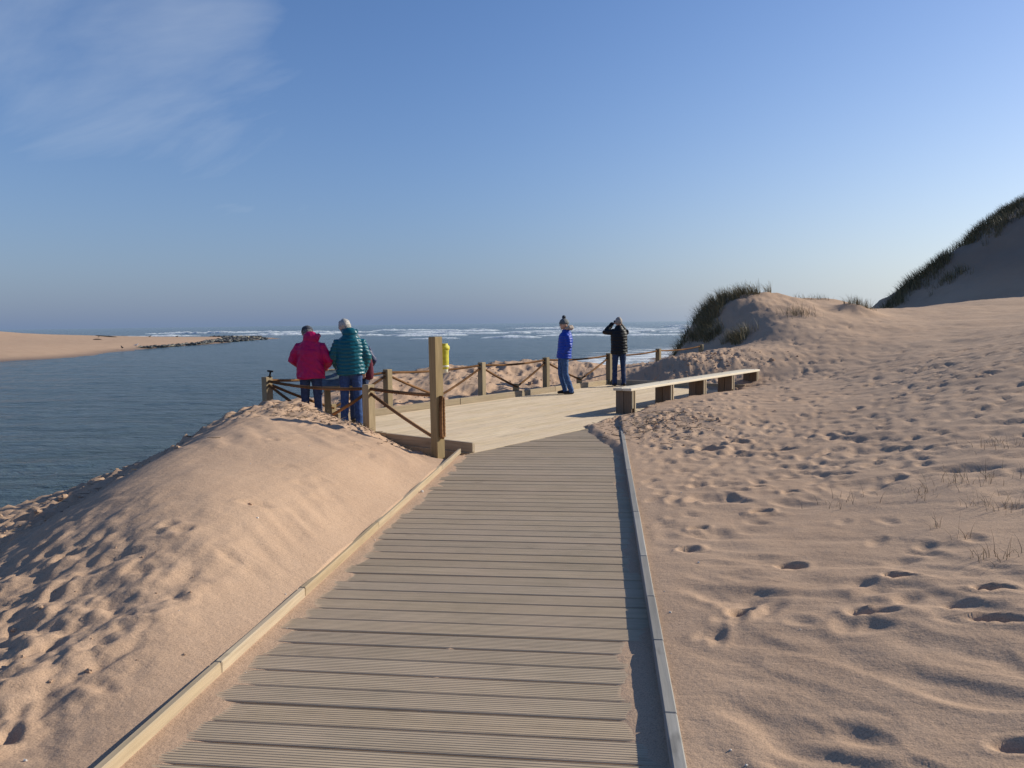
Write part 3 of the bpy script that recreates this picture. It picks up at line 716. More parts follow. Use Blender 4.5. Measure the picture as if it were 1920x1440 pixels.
# ------------------------------------------------------------------ bench
bench = empty('bench', D(2.15, 3.63, 0), (0, 0, DANG))
tag(bench, 'long low timber bench with pale plank seat and dark slab legs', 'bench')
BL, BWd = 6.05, .36
for i, (y0, y1) in enumerate(((-.18, -.003), (.003, .18))):
    link('seat_plank', box_me('seat_plank', (-.05, y0, .405), (BL, y1, .45), M_benchtop, .005, .002), bench)
M_bolt, _, _ = mat('bolt_steel', (.05, .045, .04), .5, .5, .7)
for i in range(5):
    a_ = .0+i*(BL-.17)/4
    lg = link('leg', box_me('leg', (.03, -.14, -.25), (.10, .14, .404), M_benchleg, .003), bench, (a_, 0, 0))
    for y0, y1 in ((-.155, -.004), (.004, .155)):
        link('plank', box_me('plank', (0, y0, -.25), (.028, y1, .402), M_benchleg, .003), lg)
        link('plank', box_me('plank', (.102, y0, -.25), (.130, y1, .402), M_benchleg, .003), lg)
    link('side_strip', box_me('side_strip', (.0, -.176, .1), (.04, -.156, .402), M_benchside, .003), lg)
    link('side_strip', box_me('side_strip', (.085, -.176, -.25), (.125, -.156, .402), M_benchside, .003), lg)
    for yb in (-.09, .09):
        v, fc = lathe([(.012, 0), (.012, .003), (.008, .005)], 10); link('bolt', mesh('bolt', v, fc, M_bolt), bench, (a_+.065, yb, .449))

# ------------------------------------------------------------------ information lectern
lec_p = Vector((-4.30, 12.35, 0))
lec = empty('information_lectern', lec_p, (0, 0, R(25)))
tag(lec, 'low timber lectern with tilted panel between the two people in pink and teal', 'lectern')
link('leg', box_me('leg', (.12, -.05, -.2), (.22, .05, .66), M_post, .005), lec); link('leg', box_me('leg', (-.32, -.05, -.2), (-.22, .05, .66), M_post, .005), lec)
M_panel = fabric('panel_print', (.10, .13, .14), .35, var=.6, scale=6)
pn = link('panel', box_me('panel', (-.42, -.25, -.012), (.32, .25, .012), M_panel, .003), lec, (0, 0, .72), (R(28), 0, 0))
link('frame', box_me('frame', (-.44, -.285, -.03), (.34, -.252, .02), M_post, .003), pn); link('frame', box_me('frame', (-.44, .252, -.03), (.34, .285, .02), M_post, .003), pn)

# ------------------------------------------------------------------ people
def tube_vf(V, F, pts, radii, seg=14):
    pts = [Vector(p) for p in pts]; n = len(pts); b0 = len(V)
    for i, p in enumerate(pts):
        d = (pts[min(i+1, n-1)]-pts[max(i-1, 0)]).normalized()
        ref = Vector((1, 0, 0)) if abs(d.x) < .8 else Vector((0, 1, 0))
        sx = (ref-d*ref.dot(d)).normalized(); sy = d.cross(sx)
        rr = radii[i]; rx, ry = rr if isinstance(rr, tuple) else (rr, rr)
        for k in range(seg):
            a = 2*math.pi*k/seg; V.append(p+sx*math.cos(a)*rx+sy*math.sin(a)*ry)
    for i in range(n-1):
        for k in range(seg): F.append((b0+i*seg+k, b0+i*seg+(k+1) % seg, b0+(i+1)*seg+(k+1) % seg, b0+(i+1)*seg+k))
    for i, sgn in ((0, -1), (n-1, 1)):
        d = (pts[min(i+1, n-1)]-pts[max(i-1, 0)]).normalized(); rr = radii[i]; q = min(rr) if isinstance(rr, tuple) else rr
        c = len(V); V.append(pts[i]+d*sgn*q*.6)
        for k in range(seg):
            a, b = b0+i*seg+k, b0+i*seg+(k+1) % seg; F.append((a, b, c) if sgn > 0 else (b, a, c))
def ball_vf(V, F, c, rad, nu=14, nv=10, fn=None, M3=None):
    b0 = len(V); c = Vector(c)
    for j in range(nv+1):
        th = math.pi*j/nv
        for i in range(nu):
            ph = 2*math.pi*i/nu
            p = Vector((math.sin(th)*math.cos(ph), math.sin(th)*math.sin(ph), math.cos(th)))
            q = Vector((p.x*rad[0], p.y*rad[1], p.z*rad[2]))
            if fn: q = fn(p, q)
            V.append(c+(M3 @ q if M3 else q))
    for j in range(nv):
        for i in range(nu): F.append((b0+j*nu+i, b0+(j+1)*nu+i, b0+(j+1)*nu+(i+1) % nu, b0+j*nu+(i+1) % nu))
def fuse(name, V, F, material, voxel=.01, smooth=6, post_fn=None):
    me = mesh(name, V, F); o = bpy.data.objects.new('tmp', me); COL.objects.link(o)
    md = o.modifiers.new('r', 'REMESH'); md.mode = 'VOXEL'; md.voxel_size = voxel
    sm = o.modifiers.new('s', 'SMOOTH'); sm.factor = .5; sm.iterations = smooth
    dg = bpy.context.evaluated_depsgraph_get(); dg.update()
    res = bpy.data.meshes.new_from_object(o.evaluated_get(dg)); res.name = name
    bpy.data.objects.remove(o); bpy.data.meshes.remove(me)
    if post_fn:
        n = len(res.vertices); co = np.empty(n*3, np.float32); no_ = np.empty(n*3, np.float32)
        res.vertices.foreach_get('co', co); res.vertex_normals.foreach_get('vector', no_)
        co = co.reshape(-1, 3); no_ = no_.reshape(-1, 3)
        co = post_fn(co, no_); res.vertices.foreach_set('co', co.astype(np.float32).ravel())
    res.materials.clear(); res.materials.append(material)
    res.polygons.foreach_set('use_smooth', [True]*len(res.polygons)); res.update()
    return res
M_skin = fabric('skin', (.56, .34, .25), .5, var=.06); M_jean = fabric('denim', (.060, .115, .24), .9, var=.35, scale=26); M_mid_jean = fabric('mid_blue_denim', (.030, .062, .165), .9, var=.35, scale=26); M_dark_jean = fabric('dark_denim', (.030, .048, .105), .9, var=.3, scale=26)
M_shoe = fabric('shoe_leather', (.025, .02, .018), .6); M_eye, _, _ = mat('eye', (.03, .02, .015), .2, .5)
def person(spec, loc, heading, label, group=None):
    sp = spec; k = sp.get('scale', 1.0); P = lambda *a: Vector(a)
    hip = P(*sp.get('hip', (0, 0, .92))); chest = P(*sp.get('chest', (0, .02, 1.27))); neck = P(*sp.get('neck', (0, .0, 1.45)))
    head = P(*sp.get('head', (0, .05, 1.59))); hm = Euler((R(sp.get('nod', 0)), R(sp.get('tilt', 0)), R(sp.get('turn', 0))), 'ZYX').to_matrix()
    sh = sp.get('shoulder', .175); arms = sp['arms']; legs = sp['legs']; hem = sp['hem']
    V, F = [], []
    # skin: one continuous body
    tube_vf(V, F, [hip+P(0, 0, -.05), hip+P(0, 0, .12), chest+P(0, 0, -.05), chest+P(0, 0, .1), neck], [(.14, .10), (.125, .09), (.14, .10), (.13, .085), (.055, .055)])
    tube_vf(V, F, [neck+P(0, 0, -.03), neck.lerp(head, .5), head+P(0, 0, -.03)], [.055, .05, .052])
    def face(p, q):
        if p.z < -.1: q.x *= 1+.30*(p.z+.1); q.y *= 1+.12*(p.z+.1)
        if p.y < 0: q.y *= 1.04
        return q
    ball_vf(V, F, head, (.076, .096, .117), 20, 16, face, hm)
    tube_vf(V, F, [head+hm @ P(0, .088, .022), head+hm @ P(0, .106, -.010), head+hm @ P(0, .114, -.024)], [.009, .012, .013], 8)     # nose
    tube_vf(V, F, [head+hm @ P(-.02, .086, -.058), head+hm @ P(.02, .086, -.058)], [.009, .009], 8)                                # lips
    tube_vf(V, F, [head+hm @ P(-.012, .078, -.096), head+hm @ P(.012, .078, -.096)], [.016, .016], 8)                              # chin
    for s_ in (-1, 1): ball_vf(V, F, head+hm @ P(s_*.078, -.008, -.005), (.012, .022, .033), 10, 8, None, hm)
    for (h_, kn, an) in legs: tube_vf(V, F, [h_, kn, an, P(an[0], an[1]+.02, .03)], [.07, .05, .04, .04])
    for s_, (so, el, wr, pd, curl) in zip((-1, 1), arms):
        so, el, wr, pd = P(so[0]*.86, so[1], so[2]-.07), P(*el), P(*wr), P(*pd).normalized()
        tube_vf(V, F, [so.lerp(chest, .3), so, el, wr], [.05, .04, .034, .026])
        ref = P(s_, .2, .1); across = (ref-pd*ref.dot(pd)).normalized(); nrm = pd.cross(across)*-s_
        tube_vf(V, F, [wr-pd*.01, wr+pd*.04, wr+pd*.085], [(.026, .016), (.036, .016), (.038, .015)], 12)
        for fi, (off, ln) in enumerate(((-.028, .062), (-.010, .075), (.009, .07), (.027, .055))):
            b_ = wr+pd*.082+across*off; p1 = b_+pd*ln*.45*math.cos(curl*.5)-nrm*ln*.45*math.sin(curl*.5); p2 = p1+pd*ln*.35*math.cos(curl*1.2)-nrm*ln*.35*math.sin(curl*1.2); p3 = p2+pd*ln*.25*math.cos(curl*1.7)-nrm*ln*.25*math.sin(curl*1.7)
            tube_vf(V, F, [b_, p1, p2, p3], [.0095, .009, .0085, .0075], 8)
        tb_ = wr+pd*.03+across*-.034; t1 = tb_-across*.022+pd*.028; t2 = t1+pd*.03-nrm*.012
        tube_vf(V, F, [tb_+across*.012, t1, t2], [.012, .0105, .009], 8)
    body = link('person', fuse('person', V, F, M_skin, .0075, 3), None, loc, (0, 0, R(heading)), (k, k, k))
    tag(body, label, 'person', group)
    for s_ in (-1, 1):
        V, F = [], []; ball_vf(V, F, head+hm @ P(s_*.031, .0885, .012), (.011, .006, .007), 10, 8, None, hm); link('eye', mesh('eye', V, F, M_eye, True), body)
    # trousers
    V, F = [], []
    tube_vf(V, F, [hip+P(0, 0, .08), hip+P(0, -.005, -.02), hip+P(0, -.01, -.09)], [(.155, .115), (.172, .13), (.15, .115)])
    for (h_, kn, an) in legs:
        h_, kn, an = P(*h_), P(*kn), P(*an)
        tube_vf(V, F, [h_+P(0, 0, .02), h_.lerp(kn, .5), kn, kn.lerp(an, .45), an+P(0, 0, .03), an+P(0, .012, -.035)], [(.092, .10), (.078, .084), (.064, .066), (.062, .068), (.058, .062), (.062, .075)])
    def wrinkle(co, no_):
        d = .007*fbm(co[:, 2]*16+co[:, 0]*5, co[:, 1]*9+co[:, 0]*7, 3, 401)*(.5+np.abs(np.sin(co[:, 2]*6.5)))
        return co+no_*d[:, None]
    link('trousers', fuse('trousers', V, F, sp['trouser_mat'], .010, 4, wrinkle), body)
    for (h_, kn, an) in legs:
        V, F = [], []; a_ = P(an[0], an[1], 0); to = P(*sp.get('toe', (0, 1, 0))).normalized()
        tube_vf(V, F, [a_-to*.055+P(0, 0, .045), a_+P(0, 0, .055), a_+to*.09+P(0, 0, .045), a_+to*.17+P(0, 0, .035)], [(.04, .042), (.045, .052), (.047, .04), (.038, .03)], 12)
        def sole(co, no_): co[:, 2] = np.maximum(co[:, 2], .003); return co
        link('shoe', fuse('shoe', V, F, M_shoe, .010, 3, sole), body)
    # jacket: torso and sleeves in one piece
    V, F = [], []
    bw_, bd_ = sp.get('bulk', (.20, .15))
    low = P(hip.x*.7, hip.y*.8, hem)
    tube_vf(V, F, [low, low.lerp(chest, .25), low.lerp(chest, .6), chest, chest+P(0, 0, .07), chest.lerp(neck, .62)+P(0, -.01, 0), neck+P(0, -.005, -.02), neck+P(0, 0, .03)],
            [(bw_*1.0, bd_*1.02), (bw_*.97, bd_), (bw_*.95, bd_), (bw_*.96, bd_), (bw_*.90, bd_*.92), (bw_*.74, bd_*.8), (.108, .10), (.088, .085)], 20)
    at_ = sp.get('sleeve', .068)
    for so, el, wr, pd, curl in arms:
        so, el, wr = P(*so), P(*el), P(*wr)
        so = P(so.x*.93, so.y, so.z-.06)
        tube_vf(V, F, [P(so.x*.62, so.y, so.z+.03), so, so.lerp(el, .5), el, el.lerp(wr, .5), wr, wr+P(*pd).normalized()*.015], [.06, at_*1.02, at_*1.02, at_, at_*.9, at_*.72, at_*.6])
    if sp.get('hood'):
        hc = neck+P(*sp.get('hood_off', (0, 0, 0))); hs_ = sp.get('hood_size', 1.0)
        tube_vf(V, F, [hc+P(-.095, .04, .02), hc+P(-.10, -.03, .03), hc+P(-.055, -.085, .035), hc+P(0, -.10, .035), hc+P(.055, -.085, .035), hc+P(.10, -.03, .03), hc+P(.095, .04, .02)], [.03, .038, .042, .044, .042, .038, .03])
        ball_vf(V, F, hc+P(0, -.095, -.005), (.125*hs_, .072*hs_, .095*hs_), 16, 12)
    q_ = sp.get('quilt', 0); pt_ = sp.get('pitch', .06)
    def quilt(co, no_):
        z_ = co[:, 2]+.012*fbm(co[:, 0]*5, co[:, 1]*5, 2, 410)
        d = (np.sqrt(np.abs(np.sin(np.pi*z_/pt_)))-.7)*q_*(1-sst(1.43, 1.5, co[:, 2]))
        d = d+(.008 if q_ else .02)*fbm(co[:, 0]*9+co[:, 2]*4, co[:, 1]*9+co[:, 2]*9, 3, 411)
        co = co+no_*d[:, None]; co[:, 2] = np.maximum(co[:, 2], hem+.01*np.sin(co[:, 0]*14)); return co
    jk = link('jacket', fuse('jacket', V, F, sp['jacket_mat'], .0095, 16, quilt), body)
    if 'fur_hood' in sp:
        V, F = [], []
        tube_vf(V, F, [neck+P(-.10, .03, .05), neck+P(-.105, -.05, .075), neck+P(-.05, -.11, .075), neck+P(0, -.125, .07), neck+P(.05, -.11, .075), neck+P(.105, -.05, .075), neck+P(.10, .03, .05)], [.03, .045, .056, .06, .056, .045, .03])
        link('hood_lining', fuse('hood_lining', V, F, sp['fur_hood'], .009, 2, lambda co, no_: co+no_*(.012*fbm(co[:, 0]*40, co[:, 1]*40+co[:, 2]*33, 2, 420))[:, None]), jk)
    # hair or hat
    def hairfn(p, q):
        t = max(0, p.y-.15); q = q*(1+random.uniform(-.035, .06)*sp.get('curl_amt', 1)); q.y -= t*.085
        if p.z < -.2: q.x *= .93; q.z *= .75
        return q
    if sp.get('hair'):
        V, F = [], []; g = sp.get('hair_size', 1.0)
        ball_vf(V, F, head+hm @ P(0, -.013, .018), (.090*g, .104*g, .118*g), 22, 16, hairfn, hm)
        link('hair', mesh('hair', V, F, sp['hair'], True), body)
    if sp.get('hat'):
        V, F = [], []
        def hatfn(p, q):
            if p.z < -.05: q.z = -.012+q.z*.12
            return q
        ball_vf(V, F, head+hm @ P(0, -.006, .048), (.093, .110, .098), 22, 14, hatfn, hm)
        ht = link('hat', mesh('hat', V, F, sp['hat'], True), body)
        V, F = [], []; tube_vf(V, F, [head+hm @ P(0, -.006, .022), head+hm @ P(0, -.006, .058)], [(.096, .113), (.098, .115)], 22); link('hat_brim', mesh('hat_brim', V, F, sp['hat'], True), ht)
        V, F = [], []; ball_vf(V, F, head+hm @ P(0, -.015, .172), (.045, .045, .043), 14, 10, lambda p, q: q*(1+random.uniform(-.14, .14))); link('bobble', mesh('bobble', V, F, sp['bobble'], True), ht)
    if sp.get('headband'):
        V, F = [], []; tube_vf(V, F, [head+hm @ P(0, -.012, .02), head+hm @ P(0, -.012, .075)], [(.096, .112), (.088, .104)], 22); link('headband', mesh('headband', V, F, sp['headband'], True), body)
    return body

M_pink = fabric('pink_shell', (.40, .003, .085), .5, var=.12); M_teal = fabric('teal_down', (.0025, .09, .125), .38, var=.10); M_blue = fabric('blue_down', (.012, .05, .36), .45, var=.10)
M_black = fabric('black_down', (.006, .0065, .009), .55, var=.2); M_navy = fabric('navy_shell', (.02, .03, .09), .5)
def hairmat(name, c1, c2):
    ma, t, b = mat(name, c1, .6, .4); n = noise(t, 60, 4, .6); t.links.new(ramp(t, n, [(.35, c2), (.65, c1)]), b.inputs['Base Color']); bump(t, b, n, .9, .02); return ma
M_hgrey = hairmat('silver_hair', (.62, .58, .52), (.22, .20, .18)); M_hdark = hairmat('grey_brown_hair', (.20, .19, .19), (.08, .075, .075)); M_hbald = hairmat('thin_grey_hair', (.42, .37, .33), (.20, .17, .15))
M_knit = hairmat('grey_knit', (.16, .17, .18), (.08, .085, .09)); M_bobble = hairmat('dark_pompom', (.05, .06, .08), (.015, .02, .03)); M_fur = hairmat('beige_fleece', (.55, .45, .36), (.32, .25, .2)); M_band = fabric('dark_headband', (.05, .055, .07), .8)
LEG = [((-.09, 0, .88), (-.10, .02, .48), (-.11, -.01, .08)), ((.09, 0, .88), (.10, .02, .48), (.11, -.01, .08))]
def at_d(px, Dm):
    d = f+r2*((px-960)/1440); d = d*Dm; return (d.x, d.y)
p_pink = at_d(583, 11.95); p_teal = at_d(658, 12.0)
person(dict(scale=.975, legs=LEG, hem=.80, bulk=(.225, .165), sleeve=.075, shoulder=.19, chest=(0, .03, 1.24), neck=(-.005, .06, 1.44), head=(-.065, .15, 1.515), nod=-34, tilt=-6, turn=8, hood=True, hood_off=(.035, .02, .015), hood_size=1.12,
    arms=[((-.19, .03, 1.38), (-.295, .05, 1.10), (-.14, .27, .93), (.3, .9, -.25), .5), ((.19, .03, 1.38), (.285, .06, 1.10), (.17, .30, .95), (-.1, .95, -.2), .5)],
    trouser_mat=M_dark_jean, jacket_mat=M_pink, quilt=.0, hair=M_hdark, hair_size=.98, headband=M_band, curl_amt=.5), (*p_pink, .0), 8, 'person in a bright pink hooded jacket seen from behind, head bowed over the lectern')
person(dict(scale=1.005, legs=LEG, hem=.83, bulk=(.225, .165), sleeve=.078, shoulder=.19, chest=(0, .03, 1.27), neck=(-.005, .06, 1.45), head=(-.07, .125, 1.55), nod=-24, tilt=-10, turn=12, hood=True, hood_off=(.01, .02, .02), hood_size=1.0,
    arms=[((-.19, .03, 1.39), (-.255, .06, 1.12), (-.20, .24, .93), (.15, .9, -.3), .5), ((.19, .03, 1.39), (.25, .02, 1.11), (.205, .17, .88), (-.1, .6, -.7), .5)],
    trouser_mat=M_mid_jean, jacket_mat=M_teal, quilt=.016, pitch=.058, hair=M_hgrey, hair_size=1.06, curl_amt=1.6), (*p_teal, .0), 18, 'person in a quilted teal down jacket with curly silver hair, seen from behind')
p_navy = at_d(673, 12.7)
person(dict(scale=.92, legs=LEG, hem=.78, bulk=(.215, .155), nod=-45, head=(-.02, .2, 1.45), neck=(0, .07, 1.40), arms=[((-.18, .02, 1.38), (-.25, .05, 1.1), (-.15, .27, .98), (.2, .9, 0), .5), ((.18, .02, 1.38), (.27, .02, 1.11), (.2, .22, .98), (-.2, .9, 0), .5)],
    trouser_mat=M_dark_jean, jacket_mat=M_navy, hair=M_hdark), (*p_navy, .0), 24, 'person in a navy jacket almost hidden behind the teal down jacket')
p_blue = at_d(1061, 17.2); p_black = at_d(1161, 19.15)
person(dict(scale=.975, hip=(0, .055, .92), chest=(0, .0, 1.26), neck=(0, -.01, 1.45), head=(0, .035, 1.59), nod=-4, turn=14, hem=.83, bulk=(.195, .165), sleeve=.07,
    legs=[((-.085, .05, .88), (-.085, .03, .48), (-.09, -.10, .08)), ((.085, .06, .88), (.085, .10, .48), (.09, .0, .08))],
    arms=[((-.18, .0, 1.38), (-.235, -.03, 1.11), (-.15, .10, .93), (.75, .25, -.4), .6), ((.18, .0, 1.38), (.225, -.03, 1.11), (.15, .10, .93), (-.75, .25, -.4), .6)],
    trouser_mat=M_jean, jacket_mat=M_blue, quilt=.014, pitch=.062, hat=M_knit, bobble=M_bobble, fur_hood=M_fur, hair=M_hdark, hair_size=.94, curl_amt=.3), (*p_blue, .0), 106, 'person in a bright blue quilted jacket and grey bobble hat standing on the platform')
person(dict(scale=1.01, chest=(0, .02, 1.27), neck=(0, .02, 1.45), head=(0, .06, 1.575), nod=6, turn=4, hem=.80, bulk=(.215, .16), sleeve=.073, legs=[((-.085, 0, .88), (-.105, .02, .48), (-.12, -.01, .08)), ((.085, 0, .88), (.10, .01, .48), (.11, -.02, .08))],
    arms=[((-.19, .02, 1.40), (-.32, .15, 1.325), (-.11, .22, 1.54), (.75, .35, .35), 1.0), ((.19, .02, 1.40), (.235, .21, 1.29), (.09, .23, 1.53), (-.7, .3, .4), 1.0)],
    trouser_mat=M_dark_jean, jacket_mat=M_black, quilt=.012, pitch=.07, hair=M_hbald, hair_size=.97, curl_amt=.4), (*p_black, .0), 14, 'person in a black padded jacket looking out to sea through binoculars')
# binoculars in the raised hands
bn = empty('binoculars', (p_black[0], p_black[1], 0), (0, 0, R(14))); tag(bn, 'black binoculars held to the eyes of the person in black', 'binoculars')
for s_ in (-1, 1):
    V, F = [], []; tube_vf(V, F, [(s_*.034, .172, 1.605), (s_*.034, .215, 1.608), (s_*.036, .24, 1.61), (s_*.036, .30, 1.612)], [.017, .019, .026, .028], 14); link('barrel', mesh('barrel', V, F, M_dark, True), bn)
V, F = [], []; tube_vf(V, F, [(-.03, .225, 1.608), (.03, .225, 1.608)], [.012, .012], 10); link('bridge', mesh('bridge', V, F, M_dark, True), bn)
# shoulder bag of the hidden person
M_maroon = fabric('maroon_cloth', (.10, .015, .03), .85); M_green = fabric('green_strap', (.02, .16, .09), .8)
tbp = at_d(692, 12.62)
V, F = [], []; tube_vf(V, F, [(0, 0, .72), (0, 0, .80), (0, 0, .96), (0, 0, 1.06)], [(.07, .05), (.085, .06), (.075, .05), (.05, .03)], 12)
tote = link('shoulder_bag', fuse('shoulder_bag', V, F, M_maroon, .012, 4), None, (*tbp, 0), (0, 0, R(20))); tag(tote, 'maroon cloth shoulder bag at the side of the teal jacket', 'bag')
V, F = [], []; tube_vf(V, F, [(.045, 0, 1.02), (.03, .0, 1.09), (.01, .01, 1.16)], [(.018, .006)]*3, 8); link('strap', mesh('strap', V, F, M_green, True), tote)

# ------------------------------------------------------------------ seals on the spit, birds, driftwood
def seal_me(bend, mt):
    V, F = [], []; L = 1.9; n = 11; pts = []; rad = []
    prof = [.05, .13, .22, .29, .32, .31, .27, .21, .17, .155, .09]
    for i in range(n):
        t = i/(n-1); z = prof[i]*.75+(.20*max(0, t-.72)/.28 if bend > 0 else 0)+(.16*max(0, .18-t)/.18)
        pts.append(((t-.5)*L, bend*.35*math.sin(t*2.6), z)); rad.append((prof[i], prof[i]*.8))
    tube_vf(V, F, pts, [(b, a) for a, b in rad], 9)
    tube_vf(V, F, [(.25, .22, .16), (.15, .42, .04)], [(.05, .09), (.03, .05)], 6); tube_vf(V, F, [(.25, -.22, .16), (.15, -.42, .04)], [(.05, .09), (.03, .05)], 6)
    return mesh('seal', V, F, mt, True)
def sealmat(n_, a, b_):
    ma, t, b = mat(n_, a, .5, .4); n = noise(t, 5, 4, .65); t.links.new(ramp(t, n, [(.4, a), (.62, b_)]), b.inputs['Base Color']); return ma
SM = [sealmat('dark_seal', (.035, .035, .035), (.07, .065, .055)), sealmat('grey_seal', (.10, .10, .09), (.05, .05, .05)), sealmat('pale_seal', (.26, .23, .16), (.14, .12, .09))]
SEALS = [(seal_me(b_, mt), i) for i, mt in enumerate(SM) for b_ in (-1, 1)]
seal_lab = ['dark grey seal hauled out in the crowd at the tip of the sand spit', 'mid grey seal hauled out in the crowd at the tip of the sand spit', 'pale tan seal hauled out in the crowd at the tip of the sand spit']
edge_x = lambda y: float(np.interp(y, [84, 95, 128, 163, 217, 236], [-71.6, -70.6, -81.6, -86.8, -97, -105]))
n = 0; placed = []
tries = 0
while n < 290 and tries < 9000:
    tries += 1
    t = random.random()**.55; y = 127+t*104; wd = 1.8+24*max(0, (t-.35))**1.1
    x = edge_x(y)-.8-random.random()*wd-(.25*(y-214) if y > 214 else 0)
    if any((x-a)**2+(y-b)**2 < .8 for a, b in placed): continue
    placed.append((x, y)); me, c = random.choices(SEALS, weights=[5, 5, 4, 4, 2, 2])[0]
    o = link('seal', me, None, (x, y, max(spit_z(x, y), WATER+.06)-.02), (0, 0, random.uniform(0, 6.28)), (random.uniform(.62, .98),)*3)
    tag(o, seal_lab[c], 'seal', ('dark seals', 'grey seals', 'pale seals')[c]+' on the sand spit'); n += 1
M_bird, _, _ = mat('bird_plumage', (.03, .03, .03), .7); M_gull, _, _ = mat('gull_plumage', (.6, .6, .6), .7)
def bird(loc, rz, mt, label, sc=1.6):
    V, F = [], []
    tube_vf(V, F, [(-.28, 0, .20), (-.16, 0, .21), (0, 0, .22), (.12, 0, .25), (.17, 0, .32), (.19, 0, .37), (.23, 0, .38), (.30, 0, .375)], [.015, .05, .085, .07, .04, .04, .03, .008], 9)
    o = link('bird', mesh('bird', V, F, mt, True), None, loc, (0, 0, rz), (sc,)*3)
    for s_ in (-1, 1):
        V, F = [], []; tube_vf(V, F, [(0, s_*.03, .17), (.01, s_*.03, 0), (.05, s_*.03, .0)], [.009, .008, .006], 6); link('leg', mesh('leg', V, F, M_bird), o)
    tag(o, label, 'bird')
def spot(px, y):                       # a place on the spit at distance y in the direction of column px
    d = f+r2*((px-960)/1440)+u2*(.075); x = d.x/d.y*y; return (x, y, spit_z(x, y))
bird(spot(227, 122), 2.6, M_bird, 'black bird standing at the water edge of the spit, left of the seals')
bird(spot(280, 196), 1.0, M_bird, 'dark bird on the sand of the spit behind the seals'); bird(spot(331, 200), .4, M_bird, 'dark bird on the far side of the spit above the seals')
bird(spot(253, 134), .3, M_gull, 'pale gull standing beside the first seal on the spit')
M_drift = wood_material('driftwood', (.12, .10, .08), (.06, .05, .04))
V, F = [], []; tube_vf(V, F, [(-4, 0, .9), (-2.5, .2, .75), (-.5, 0, .6), (2, .1, .35), (4.5, 0, .15)], [.10, .2, .24, .26, .12], 9); tube_vf(V, F, [(-2.4, .2, .8), (-3.2, .3, .15), (-3.6, .3, -.1)], [.12, .1, .07], 7); tube_vf(V, F, [(1, 0, .45), (1.8, -.5, 1.0)], [.1, .04], 7)
p_ = spot(197, 186); tag(link('driftwood', mesh('driftwood', V, F, M_drift, True), None, p_, (0, 0, .25), (.6, .6, .6)), 'dark driftwood log lying on top of the sand spit', 'driftwood')
V, F = [], []; tube_vf(V, F, [(-1.6, 0, .12), (-.5, .2, .25), (.8, 0, .2), (1.7, 0, .06)], [.08, .2, .18, .06], 8)
p_ = spot(181, 160); tag(link('driftwood', mesh('driftwood', V, F, M_drift, True), None, p_, (0, 0, .1), (.6, .6, .6)), 'small dark lump of driftwood left of the log on the spit', 'driftwood')

# ------------------------------------------------------------------ marram grass
def grassmat(name, c1, c2):
    ma, t, b = mat(name, c1, .7, .25)
    g = N(t, 'ShaderNodeNewGeometry'); v = g.outputs['Random Per Island']
    t.links.new(ramp(t, v, [(0, c1), (.5, c2), (1, tuple(x*.7 for x in c1))]), b.inputs['Base Color'])
    b.inputs['Subsurface Weight'].default_value = 0
    return ma
M_marram = grassmat('marram_green', (.13, .115, .055), (.27, .21, .11)); M_dry = grassmat('marram_dry', (.40, .30, .18), (.28, .20, .12))
def blades(V, F, x, y, z, n, h, spread, lean=(0, 0), wd=.004, flop=.6):
    for i in range(n):
        a = random.uniform(0, 6.283); rr = spread*math.sqrt(random.random()); bx, by = x+rr*math.cos(a), y+rr*math.sin(a)
        dx, dy = math.cos(a)*flop*random.uniform(.1, 1)+lean[0]+random.gauss(0, .12), math.sin(a)*flop*random.uniform(.1, 1)+lean[1]+random.gauss(0, .12)
        L = h*random.uniform(.55, 1.15); b0 = len(V); sa = random.uniform(0, 3.14); wx, wy = math.cos(sa)*wd, math.sin(sa)*wd
        zb = z if z is not None else ground(bx, by)
        for k in range(4):
            t = k/3; up = L*(t-.38*t*t*min(1.6, math.hypot(dx, dy))); o = L*t*t
            q = 1-t*.85
            V.append((bx+dx*o*.8-wx*q, by+dy*o*.8-wy*q, zb-.02+up)); V.append((bx+dx*o*.8+wx*q, by+dy*o*.8+wy*q, zb-.02+up))
        for k in range(3): F.append((b0+2*k, b0+2*k+1, b0+2*k+3, b0+2*k+2))
def hump_xy(uu, vv): return 5.0+uu*.93-vv*.37, 28.5+uu*.37+vv*.93
V, F = [], []; cnt = 0
for i in range(1500):
    uu = random.uniform(-2.3, 1.4); vv = random.uniform(-3.6, 1.2)
    if uu > -1.15+.22*vv+random.gauss(0, .22) and not (vv > -.55+.15*random.gauss(0, 1) and uu < .9): continue
    x, y = hump_xy(uu, vv)
    if float(vnoise(x*1.6, y*1.6, 500)) < -.2: continue
    blades(V, F, x, y, None, 9, random.uniform(.34, .60), .13, (-.45, -.05), .008, .6); cnt += 1
tag(link('marram_grass', mesh('marram_grass', V, F, M_marram), None), 'dense green marram grass covering the left flank of the small dune', 'grass', kind='stuff')
V, F = [], []
for i in range(1000):
    s_ = random.uniform(0, 17); q = abs(random.gauss(0, 1.0))+.0
    x = 15.8+s_*math.cos(R(29))+q*math.sin(R(29)); y = 46.4+s_*math.sin(R(29))-q*math.cos(R(29))
    if float(vnoise(s_*.55, 3.3, 510)) < -.25+.25*q: continue
    blades(V, F, x, y, None, 9, .6, .22, (-.35, 0), .014, .6)
for s0, nn, sp_ in ((2.2, 70, .6), (7.0, 110, .8), (8.3, 50, .5), (12.6, 90, .8)):
    for i in range(nn):
        s_ = random.gauss(s0, sp_); q = random.uniform(-.2, 1.9)*random.random()
        blades(V, F, 15.8+s_*math.cos(R(29))+q*math.sin(R(29)), 46.4+s_*math.sin(R(29))-q*math.cos(R(29)), None, 9, .72, .22, (-.35, 0), .014, .6)
